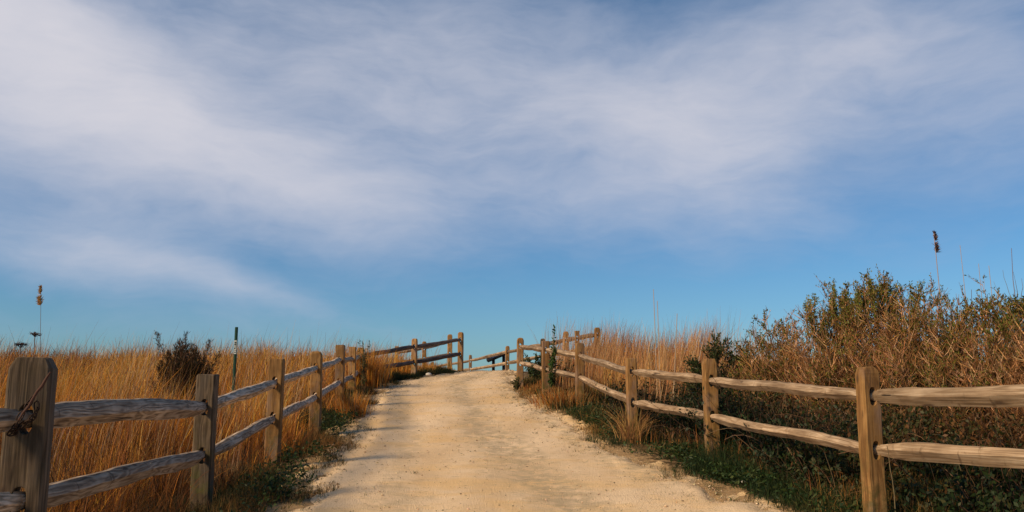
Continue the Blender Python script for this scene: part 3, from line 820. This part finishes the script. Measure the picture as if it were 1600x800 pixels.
shrub('shrub', 1530, 8.3, 448, 84, 'rosy brown twiggy shrub left of the bare grey branch near the right edge', 'shrub', PINK, OLIVE, nmain=56, leafy=.42, topleaf=.15, leaf=(.026, .011), group=grp)
shrub('shrub', 1612, 7.8, 452, 88, 'dark olive leafy shrub cut by the right edge of the picture', 'shrub', PINK, OLIVE, nmain=50, leafy=.55, topleaf=.5, group=grp)
shrub('shrub', 1760, 7.0, 440, 110, 'olive leafy shrub beyond the right edge', 'shrub', PINK, OLIVE, nmain=36, leafy=.5, group=grp)

# low tangle under and in front of the tall shrubs
def thicket():
    n = 4200
    y = rng.uniform(5.2, 13.6, n); x = fenceR(y) + .18 + rng.random(n) ** 1.1 * 2.6
    g = height(x, y); hmax = .62 + .18 * nz_clump(x, y) + .35 * sstep(.4, 1.8, x - fenceR(y)) * sstep(3.0, 5, x + .25 * y)
    hmax = np.clip(hmax, .3, 1.25) * (1 - .2 * sstep(11, 13, y))
    p0 = np.stack([x, y, g - .03], 1)
    lean = rng.normal(0, .28, (n, 2)) * hmax[:, None]
    p1 = np.stack([x + lean[:, 0], y + lean[:, 1], g + hmax * rng.uniform(.45, 1.0, n)], 1)
    st = curve(p0, p1, rng.normal(0, .07, (n, 3)), 6, .012)
    tc_ = palette(n, [(.10, .055, .03), (.20, .11, .06), (.06, .035, .02), (.30, .20, .12)], [.46, .14, .36, .04])
    parts = [tubes(st, np.linspace(1, .35, 6)[None] * rng.uniform(.003, .0065, (n, 1)), tc_, 3)]
    # arching dead canes
    m = 90
    y = rng.uniform(5.8, 12.5, m); x = fenceR(y) + .15 + rng.random(m) * 1.4; g = height(x, y)
    p0 = np.stack([x, y, g], 1); aa = rng.uniform(0, 6.28, m); L = rng.uniform(.3, .9, m)
    p1 = p0 + np.stack([np.cos(aa) * L, np.sin(aa) * L * .4, rng.uniform(.1, .7, m)], 1)
    cn = curve(p0, p1, np.stack([0 * L, 0 * L, L * .5], 1), 8, .006)
    parts.append(tubes(cn, np.linspace(1, .5, 8)[None] * rng.uniform(.0025, .005, (m, 1)), palette(m, [(.24, .15, .08), (.18, .10, .05), (.34, .23, .13)]), 3))
    V, F, c = join(parts)
    tag(link('bramble_stems', mesh_np('bramble_stems', V, F, c), M_twig), 'dark tangled stems of low brambles behind the right fence', 'brambles', kind='stuff')
    k = 24
    idx = np.repeat(np.arange(n), k * 2); f = rng.uniform(.15, 1, len(idx)); fi = f * 5; i0 = np.minimum(fi.astype(int), 4); fr = (fi - i0)[:, None]
    lp = st[idx, i0] * (1 - fr) + st[idx, i0 + 1] * fr + rng.normal(0, .035, (len(idx), 3))
    q = nz_clump(lp[:, 0] * 1.3 + lp[:, 2] * 2, lp[:, 1] * 1.3)
    sel = rng.random(len(idx)) < np.clip(.55 + .5 * q, .08, 1); lp = lp[sel]; m = len(lp)
    d = rng.normal(size=(m, 3)); d[:, 2] += .4; d /= np.linalg.norm(d, axis=1, keepdims=True)
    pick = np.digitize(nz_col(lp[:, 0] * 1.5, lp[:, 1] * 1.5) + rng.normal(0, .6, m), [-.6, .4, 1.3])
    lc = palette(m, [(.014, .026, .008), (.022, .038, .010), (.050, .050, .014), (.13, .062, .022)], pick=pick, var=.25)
    V, F, c = leaves(lp, d, rng.uniform(.028, .066, m), rng.uniform(.014, .030, m), lc)
    tag(link('bramble_leaves', mesh_np('bramble_leaves', V, F, c), M_leaf), 'deep green leaves of the low brambles behind the right fence', 'brambles', kind='stuff')
thicket()

def juniper():
    c0 = P(294, 519, 12.5); g = float(height(c0.x, c0.y)); H = c0.z - g
    root = empty('juniper', (c0.x, c0.y, g), 'dark windswept juniper standing up out of the golden grass on the left', 'shrub')
    n = 60; a = rng.uniform(0, 6.28, n); r = rng.random(n) ** .55
    rad = 48 / FPX * 12.5
    p0 = np.stack([rng.normal(0, .03, n), rng.normal(0, .03, n), rng.uniform(0, .35 * H, n)], 1)
    p1 = np.stack([np.cos(a) * r * rad * 1.05, np.sin(a) * r * rad, H * (1 - .50 * r ** 1.6) * rng.uniform(.78, 1.04, n)], 1)
    # one long arm each side as in the photograph
    p1[0] = (-.46, 0, H * .98); p1[1] = (.50, .05, H * .74); p1[2] = (.36, -.05, H * .90)
    br = curve(p0, p1, np.stack([np.cos(a) * r * .12, np.sin(a) * r * .12, -.05 + 0 * r], 1), 8, .006)
    V, F, c = tubes(br, np.linspace(1, .2, 8)[None] * rng.uniform(.006, .011, (n, 1)), palette(n, [(.10, .055, .03)]), 4)
    link('branch', mesh_np('branch', V, F, c), M_twig, root)
    k = 420
    idx = np.repeat(np.arange(n), k); f = rng.uniform(.35, 1, len(idx)); fi = f * 7; i0 = np.minimum(fi.astype(int), 6); fr = (fi - i0)[:, None]
    c = br[idx, i0] * (1 - fr) + br[idx, i0 + 1] * fr
    ax = br[idx, 7] - br[idx, 4]; ax /= np.linalg.norm(ax, axis=1, keepdims=True)
    sp_ = rng.normal(0, 1, c.shape) * (.060 * (1.25 - f))[:, None]
    lp = c + sp_
    d = ax * .9 + sp_ * 5 + rng.normal(0, .25, c.shape); d /= np.linalg.norm(d, axis=1, keepdims=True)
    m = len(lp)
    V, F, cc = leaves(lp, d, rng.uniform(.03, .065, m), rng.uniform(.006, .010, m), palette(m, [(.026, .026, .011), (.070, .042, .017), (.15, .066, .030)], [.36, .36, .28]))
    link('foliage', mesh_np('foliage', V, F, cc), M_leaf, root)
juniper()

def small_plant(px, Y, pytop, label, col, n=9, spread=.12, ln=(.04, .02), name='sapling', lean=0.0, nl=30):
    t = P(px, pytop, Y); g = float(height(t.x, t.y)); H = t.z - g
    root = empty(name, (t.x - lean, t.y, g), label, 'plant')
    p0 = np.stack([rng.normal(0, .03, n), rng.normal(0, .03, n), np.full(n, -.02)], 1)
    p1 = np.stack([lean + rng.normal(0, spread, n), rng.normal(0, spread, n), H * rng.uniform(.6, 1, n)], 1); p1[0] = (lean, 0, H)
    st = curve(p0, p1, rng.normal(0, .03, (n, 3)), 8, .004)
    V, F, c = tubes(st, np.linspace(1, .4, 8)[None] * np.full((n, 1), .006), palette(n, [(.14, .09, .04)]), 4)
    link('stem', mesh_np('stem', V, F, c), M_twig, root)
    idx = np.repeat(np.arange(n), nl); f = rng.uniform(.3, 1, len(idx)); fi = f * 7; i0 = np.minimum(fi.astype(int), 6); fr = (fi - i0)[:, None]
    lp = st[idx, i0] * (1 - fr) + st[idx, i0 + 1] * fr
    d = rng.normal(size=lp.shape); d[:, 2] += .3; d /= np.linalg.norm(d, axis=1, keepdims=True); m = len(lp)
    V, F, c = leaves(lp, d, rng.uniform(.7, 1.4, m) * ln[0], rng.uniform(.8, 1.2, m) * ln[1], palette(m, col))
    link('foliage', mesh_np('foliage', V, F, c), M_leaf, root)
small_plant(866, 15.4, 513, 'upright green leafy shoot behind the second post from the crest on the right', [(.03, .07, .012), (.05, .09, .02)], n=4, spread=.03, ln=(.06, .034), lean=.10, nl=60)
small_plant(838, 19.5, 552, 'low dark green bush behind the far end of the right fence', [(.02, .04, .01), (.04, .06, .015)], n=26, spread=.28, ln=(.06, .03), name='bush', nl=50)
small_plant(868, 17.4, 556, 'dark green bush behind the rails two posts from the crest on the right', [(.02, .04, .01), (.04, .06, .015)], n=26, spread=.26, ln=(.06, .03), name='bush', nl=50)
small_plant(806, 18.0, 588, 'low green tuft at the foot of the last right fence post', [(.03, .05, .012), (.06, .06, .02)], n=14, spread=.10, ln=(.05, .02), name='bush', nl=24)
small_plant(566, 16.3, 531, 'dark green sprig rising above the grass at the bend of the left fence', [(.05, .06, .015), (.09, .08, .02)], n=8, spread=.10, ln=(.06, .018), lean=-.05)

# dense tussock that hides the bend of the left fence and brown tuft over the right rail
def tussock(px, Y, pytop, rad, n, cols, label, name='grass_tussock', spread=.5, basepy=None):
    t = P(px, pytop, Y); g = float(height(t.x, t.y)); H = t.z - g
    if basepy is not None:
        g = P(px, basepy, Y).z; H = t.z - g
    b0 = np.stack([t.x + rng.normal(0, rad, n), t.y + rng.normal(0, rad, n), np.zeros(n)], 1); b0[:, 2] = height(b0[:, 0], b0[:, 1]) if basepy is None else g
    ang = np.arctan2(b0[:, 1] - t.y, b0[:, 0] - t.x) + rng.normal(0, .6, n)
    V, F, c = blades(b0 - np.array([t.x, t.y, g]), H * rng.uniform(.45, 1.0, n), rng.uniform(.005, .010, n) * max(1, Y / 11), ang, np.abs(rng.normal(spread * .6, spread * .4, n)), palette(n, cols), seg=4)
    o = link(name, mesh_np(name, V, F, c), M_grass, None, (t.x, t.y, g))
    tag(o, label, 'grass')
TG = [GOLD, ORNG, RUST, (.42, .26, .10)]
tussock(572, 18.6, 530, .19, 800, TG, 'tall golden grass tussock hiding the bend of the left fence', spread=.35)
tussock(590, 20.2, 566, .14, 350, TG, 'lower golden tussock in front of the dark rails at the left bend', spread=.4)
tussock(548, 13.4, 600, .14, 500, TG, 'orange grass tussock leaning against the fifth post of the left fence', spread=.4)
tussock(985, 10.9, 606, .07, 190, [(.50, .30, .10), (.40, .22, .08), (.28, .13, .05)], 'straw tuft spilling over the lower rail at the thin right post', spread=1.0)
tussock(880, 14.6, 600, .22, 700, [ORNG, RUST, (.42, .26, .10)], 'rusty grass tussock at the foot of the right fence near the crest', spread=.6)

# ------------------------------------------------------------------ reeds, umbels, bare branch
M_reed = tint_mat('reed', .15)
def reed(pxb, pyb, pxt, pyt, Y, label, col, head=None, r=.006, headcol=(.36, .17, .06), hl=.2, lean=-1):
    top = P(pxt, pyt, Y); b0 = P(pxb, pyb, Y); g = float(height(b0.x, b0.y))
    root = empty('reed', (b0.x, b0.y, g), label, 'reed')
    p0 = np.array([[0, 0, 0]]); p1 = np.array([[top.x - b0.x, 0, top.z - g]])
    st = curve(p0, p1, np.array([[.01, .0, .02]]), 12)
    V, F, c = tubes(st, np.linspace(1.1, .5, 12)[None] * r, np.array([col]), 5)
    link('stem', mesh_np('stem', V, F, c), M_reed, root)
    if head:
        n = 320; f = rng.uniform(0, 1, n)
        tip = st[0, -1]; d0 = (st[0, -1] - st[0, -4]); d0 /= np.linalg.norm(d0)
        base = tip - d0 * (hl * (1 - f))[:, None]
        d = np.stack([lean * rng.uniform(-.15, 1.2, n), rng.normal(0, .3, n), rng.uniform(.1, 1.1, n)], 1); d /= np.linalg.norm(d, axis=1, keepdims=True)
        gap = (np.sin(f * 9.5) > -.75)
        base, d, f = base[gap], d[gap], f[gap]; n = len(f)
        V, F, c = leaves(base, d, hl * (.34 - .16 * f) * rng.uniform(.5, 1, n), np.full(n, .009), palette(n, [headcol, tuple(1.5 * k for k in headcol), tuple(.6 * k for k in headcol)]))
        link('seed_head', mesh_np('seed_head', V, F, c), M_reed, root)
    return root
reed(74, 530, 64, 448, 9.5, 'tall reed with a golden feathery plume near the left edge', (.26, .18, .13), True, .004, (.46, .25, .08), .22)
reed(1470, 440, 1459, 363, 8.6, 'tall pale reed with a dark drooping seed head above the right shrubs', (.42, .33, .30), True, .007, (.10, .055, .045), .22, 1)
for (a, b_, c_, d_, Y, lab) in ((1510, 440, 1500, 383, 9.2, 'thin pale bare reed stalk right of the dark reed head'), (1533, 450, 1529, 412, 9.0, 'short pale reed stalk among the rosy twigs near the right edge'),
                           (1551, 450, 1545, 415, 8.6, 'short pale reed stalk just left of the bare grey branch'),
                           (1025, 560, 1021, 452, 13.0, 'tallest thin pale reed stalk above the grass on the right'), (1030, 560, 1027, 470, 12.4, 'pale reed stalk beside the tallest one in the right grass'),
                           (1046, 560, 1058, 490, 12.0, 'pale reed stalk leaning right in the right grass'), (1062, 556, 1100, 527, 11.6, 'pale dead stalk lying low toward the small dark shrub')):
    reed(a, b_, c_, d_, Y, lab, (.50, .36, .24), None, .009 if Y > 10 else .005)

def umbel(px, py, Y, wpx, label):
    t = P(px, py, Y); g = float(height(t.x, t.y)); H = t.z - g
    root = empty('dead_flower', (t.x, t.y, g), label, 'dead flower')
    st = curve(np.array([[0, 0, 0.]]), np.array([[0, 0, H - .03]]), np.array([[.02, 0, 0]]), 8)
    V, F, c = tubes(st, np.full((1, 8), .004), np.array([(.16, .09, .06)]), 4)
    link('stem', mesh_np('stem', V, F, c), M_twig, root)
    w = wpx / FPX * Y / 2; n = 15
    a = rng.uniform(0, 6.28, n); r = np.sqrt(rng.random(n)) * w
    p1 = np.stack([np.cos(a) * r, np.sin(a) * r, H - .01 - r * .2 + rng.normal(0, .004, n)], 1)
    V, F, c = tubes(curve(np.tile([[0, 0, H - .05]], (n, 1)), p1, np.zeros((n, 3)), 4), np.full((n, 4), .0022), palette(n, [(.08, .04, .03)]), 3)
    m = n * 14; lp = p1[rng.integers(0, n, m)] + rng.normal(0, .012, (m, 3)) * (1, 1, .25); d = rng.normal(size=(m, 3)); d /= np.linalg.norm(d, axis=1, keepdims=True)
    V, F, c = join([(V, F, c), leaves(lp, d, np.full(m, .012), np.full(m, .008), palette(m, [(.055, .03, .025), (.09, .045, .03)]))])
    link('seed_head', mesh_np('seed_head', V, F, c), M_twig, root)
umbel(55, 519, 8.5, 15, 'dark flat dead flower head just left of the plumed reed')
umbel(33, 535, 7.6, 13, 'lower dark dead flower head near the left edge')

def bare_branch():
    t = P(1583, 392, 7.9); g = float(height(t.x, t.y)); H = t.z - g
    root = empty('bare_branch', (t.x, t.y, g), 'forked bare grey branch sticking up at the right edge', 'branch')
    n = 9
    p0 = np.zeros((n, 3)); p0[:, 2] = rng.uniform(.55, .75, n) * H; p0[0] = (0, 0, 0)
    dx = np.array([0, -.11, -.22, .10, .16, -.05, -.16, .06, -.3])
    p1 = np.stack([dx, rng.normal(0, .06, n), H * np.array([1, .93, .86, .95, .84, .9, .8, .88, .8])], 1)
    st = curve(p0, p1, np.stack([dx * .2, 0 * dx, 0 * dx], 1), 8, .006)
    V, F, c = tubes(st, np.linspace(1, .3, 8)[None] * np.where(np.arange(n) == 0, .009, .0045)[:, None], palette(n, [(.22, .18, .19), (.14, .12, .14)]), 4)
    link('twigs', mesh_np('twigs', V, F, c), M_twig, root)
bare_branch()

# ------------------------------------------------------------------ marker post
def bx(bm, c, s, rot=None):
    m = Matrix.Translation(c) @ (rot or Matrix.Identity(4)) @ Matrix.Diagonal((*s, 1))
    return bmesh.ops.create_cube(bm, size=1, matrix=m)
def finish(bm, bev=.003):
    if bev: bmesh.ops.bevel(bm, geom=bm.edges[:], offset=bev, segments=2, affect='EDGES')
    return bm
def marker():
    Y = 12.0; t = P(369.5, 511, Y); g = float(height(t.x, t.y)); H = t.z - g
    root = empty('marker_post', (t.x, t.y, g), 'slim dark green marker post with a white decal, standing in the golden grass', 'marker post')
    bm = bmesh.new()
    # curved flexible blade: shallow C section
    w = .043; n = 9; rows = []
    for z in (-.2, H * .5, H - .01, H):
        s = 1 if z < H else .9
        front = [bm.verts.new((w * s * (j / (n - 1) - .5), -.008 * math.cos((j / (n - 1) - .5) * 3.0), z)) for j in range(n)]
        back = [bm.verts.new((w * s * (j / (n - 1) - .5), .012 - .008 * math.cos((j / (n - 1) - .5) * 3.0), z)) for j in range(n)]
        rows.append(front + back[::-1])
    for a, b_ in zip(rows, rows[1:]):
        m = len(a)
        for j in range(m): bm.faces.new((a[j], a[(j + 1) % m], b_[(j + 1) % m], b_[j]))
    bm.faces.new(rows[-1])
    link('blade', smooth_poly_mesh(bm, 'blade'), plain('green_plastic', (.010, .042, .020), .45, var=.25), root)
    bm = bmesh.new()
    z0 = H - (582 - 511) * 0 - P(0, 511, Y).z + P(0, 553, Y).z; z1 = H - P(0, 511, Y).z + P(0, 532, Y).z
    bx(bm, Vector((0, -.0105, (z0 + z1) / 2)), (.034, .002, z1 - z0))
    d = link('decal', smooth_poly_mesh(bm, 'decal'), plain('white_decal', (.62, .63, .58), .5, var=.1), root)
    bm = bmesh.new()
    # small dark pictogram blocks and bars, unreadable at this size
    hgt = z1 - z0
    for (u, v, a, c) in ((0, .86, .024, .020), (-.006, .70, .012, .03), (.007, .70, .008, .03), (0, .52, .026, .010), (-.004, .40, .018, .022), (.002, .24, .026, .008), (0, .12, .020, .014)):
        bx(bm, Vector((u, -.0125, z0 + v * hgt)), (a, .0015, c))
    link('marking', smooth_poly_mesh(bm, 'marking'), plain('dark_ink', (.02, .045, .03), .5), d)
marker()

# ------------------------------------------------------------------ dark panel stand beyond the crest
def stand():
    Y = 28.6
    tl = P(761, 563, Y); tr = P(790, 551, Y)
    l1 = P(771, 570, Y); l2 = P(787, 570, Y)
    g = float(height(l1.x, Y))
    root = empty('information_stand', ((l1.x + l2.x) / 2, Y, g), 'black slanted information panel on two legs, seen from behind beyond the crest', 'information stand')
    base = Vector(root.location); M = plain('black_metal', (.012, .012, .014), .5)
    def zr(x): return tl.z + (tr.z - tl.z) * (x - tl.x) / (tr.x - tl.x)
    for p in (l1, l2):
        bm = bmesh.new(); h = zr(p.x) - g
        bx(bm, Vector((p.x - base.x, 0, h / 2 - .1)), (.10, .10, h + .2)); finish(bm, .006)
        link('leg', smooth_poly_mesh(bm, 'leg'), M, root)
    L = math.hypot(tr.x - tl.x, tr.z - tl.z) + .16; ang = -math.atan2(tr.z - tl.z, tr.x - tl.x)
    cx, cz = (tl.x + tr.x) / 2 + .06, (tl.z + tr.z) / 2
    bm = bmesh.new()
    bx(bm, Vector((cx - base.x, 0, cz - g + .03)), (L, .62, .05), Matrix.Rotation(ang, 4, 'Y') @ Matrix.Rotation(R(8), 4, 'X')); finish(bm, .008)
    link('panel', smooth_poly_mesh(bm, 'panel'), M, root)
    for s in (-.22, .22):
        bm = bmesh.new(); bx(bm, Vector((cx - base.x, s, cz - g - .03)), (L * .9, .05, .05), Matrix.Rotation(ang, 4, 'Y'))
        link('bracket', smooth_poly_mesh(bm, 'bracket'), M, root)
stand()

# ------------------------------------------------------------------ rusty chain on the nearest left post
def chain():
    M = plain('rusty_iron', (.050, .030, .022), .7, .6, .4, 60)
    Yf = 3.85 - .085
    pts = [P(x, y, Yy) for x, y, Yy in ((52, 620, Yf), (45, 632, Yf - .02), (38, 640, Yf - .03), (31, 652, Yf - .035), (25, 664, Yf - .04), (13, 680, Yf - .02), (24, 676, Yf), (36, 662, Yf + .01), (50, 655, Yf), (58, 644, Yf), (57, 628, Yf))]
    # resample into link centres
    seg = []
    for a, b_ in zip(pts, pts[1:]):
        n = max(1, int((b_ - a).length / .004))
        for k in range(n): seg.append(a.lerp(b_, k / n))
    step = .026; cs = [seg[0]]
    for p in seg:
        if (p - cs[-1]).length >= step: cs.append(p)
    root = empty('chain', (pts[3].x, pts[3].y, pts[3].z), 'small dark rusty chain looped through the slot of the nearest left post', 'chain')
    for i in range(len(cs) - 1):
        a, b_ = cs[i], cs[i + 1]
        d = (b_ - a).normalized(); q = d.to_track_quat('X', 'Z'); roll = (math.pi / 2) * (i % 2)
        K = 16; loop = []
        for k in range(K):
            th = 2 * math.pi * k / K
            x = .0175 * math.cos(th) ; y = .0105 * math.sin(th)
            x += .005 * (1 if math.cos(th) > 0 else -1)
            loop.append(Vector((x, y * math.cos(roll), y * math.sin(roll))))
        bm = bmesh.new(); rings = []
        for k in range(K):
            tdir = (loop[(k + 1) % K] - loop[k - 1]).normalized()
            nrm = Vector((0, -math.sin(roll), math.cos(roll))); bn = tdir.cross(nrm)
            rings.append([bm.verts.new(loop[k] + (nrm * math.cos(f) + bn * math.sin(f)) * .0032) for f in (0, 1.05, 2.1, 3.14, 4.2, 5.25)])
        for k in range(K):
            A, B = rings[k], rings[(k + 1) % K]
            for j in range(6): bm.faces.new((A[j], A[(j + 1) % 6], B[(j + 1) % 6], B[j]))
        for f in bm.faces: f.smooth = True
        bmesh.ops.recalc_face_normals(bm, faces=bm.faces[:])
        o = link('link', smooth_poly_mesh(bm, 'link'), M, root)
        o.location = (a + b_) / 2 - Vector(root.location); o.rotation_mode = 'QUATERNION'; o.rotation_quaternion = q
    # dead vine stem clinging to the face
    v = [P(*p) for p in ((79, 581, 3.74), (72, 592, 3.735), (66, 603, 3.735), (58, 612, 3.73), (52, 622, 3.73), (44, 636, 3.72), (36, 645, 3.72), (22, 668, 3.72))]
    pt = np.array([[tuple(p) for p in v]])
    V, F, c = tubes(pt, np.array([[.003, .006, .007, .006, .006, .005, .004, .003]]), np.array([(.085, .04, .028)]), 6)
    tag(link('vine_stem', mesh_np('vine_stem', V, F, c, smooth=True), M_twig), 'reddish brown dead vine stem clinging diagonally to the nearest left post', 'vine')
    v = [P(*p) for p in ((110, 800, 3.9), (103, 770, 3.95), (96, 750, 4.0), (88, 735, 4.1))]
chain()

# ------------------------------------------------------------------ stones
def stone_mesh(r, seed):
    rr = random.Random(seed); bm = bmesh.new(); bmesh.ops.create_icosphere(bm, subdivisions=2, radius=r)
    for v in bm.verts: v.co = Vector((v.co.x * 1.2, v.co.y, v.co.z * .7)) * (1 + rr.uniform(-.12, .12))
    for f in bm.faces: f.smooth = True
    return smooth_poly_mesh(bm, 'stone')
M_stone = plain('pale_stone', (.55, .50, .44), .8, var=.2)
for px, Y, r, lab in ((671, 21.9, .07, 'white stone at the rim of the path below the far left rails'), (1152, 7.9, .020, 'small white stone in the green grass below the right fence'), (1163, 8.3, .014, 'tiny pale stone beside the small white one right of the path')):
    x = (px - 800) / FPX * Y; z = float(height(x, Y))
    tag(link('stone', stone_mesh(r, px), M_stone, None, (x, Y, z + r * .5 + .03)), lab, 'stone', 'pale stones')

def pebbles():
    n = 9000
    y = 4 + 21 * rng.random(n) ** 1.4; L, Rr = edgeL(y), edgeR(y); u = rng.random(n)
    u = np.where(rng.random(n) < .45, np.clip(np.abs(1 - np.abs(rng.normal(0, .07, n))), 0, 1.1), u)
    x = L + (Rr - L) * u
    r = np.exp(rng.normal(np.log(.0038), .42, n)); r = np.clip(r, .002, .010)
    ico = bmesh.new(); bmesh.ops.create_icosphere(ico, subdivisions=1, radius=1)
    iv = np.array([v.co[:] for v in ico.verts]); fi = np.array([[v.index for v in f.verts] for f in ico.faces]); ico.free()
    sc = np.stack([r * rng.uniform(.9, 1.5, n), r * rng.uniform(.8, 1.3, n), r * .75], 1)
    zz = height(x, y) + .036 + .2 * r
    V = iv[None] * sc[:, None] * (1 + rng.uniform(-.15, .15, (n, len(iv), 1))) + np.stack([x, y, zz], 1)[:, None]
    F = (np.arange(n)[:, None, None] * len(iv) + fi[None]).reshape(-1, 3)
    col = palette(n, [(.55, .42, .28), (.45, .30, .16), (.58, .44, .28), (.25, .17, .10)])
    c = np.repeat(col, len(iv), axis=0)
    tag(link('pebbles', mesh_np('pebbles', V.reshape(-1, 3), F, c), M_twig), 'loose grit and pebbles scattered on the sandy path', 'pebbles', kind='stuff')
pebbles()

def litter():
    """dead grass bits lying on the sand, thickest along both rims, and wisps creeping in from the verge"""
    n = 9000
    y = 4.2 + 19 * rng.random(n) ** 1.3; L, Rr = edgeL(y), edgeR(y)
    u = rng.random(n); e = np.abs(rng.normal(0, .22, n)) - .12
    x = np.where(u < .40, Rr - e, np.where(u < .70, L + e, L + (Rr - L) * rng.random(n)))
    patch = nz_clump(x * .9 + 3, y * .9)
    k = rng.random(n) < np.clip(.45 + .5 * patch, .05, 1); x, y = x[k], y[k]; n = len(x)
    a = rng.uniform(0, 6.28, n); ln = rng.uniform(.012, .05, n)
    d = np.stack([np.cos(a), np.sin(a), rng.uniform(-.02, .12, n)], 1)
    z = height(x, y) + .038
    V, F, c = leaves(np.stack([x, y, z], 1), d, ln, rng.uniform(.002, .005, n) * np.clip(y / 8, 1, 2), palette(n, [(.20, .12, .05), (.34, .21, .09), (.10, .06, .03), (.10, .10, .03)]))
    tag(link('litter', mesh_np('litter', V, F, c), M_grass), 'bits of dead grass and leaf litter lying on the sandy path', 'litter', kind='stuff')
litter()
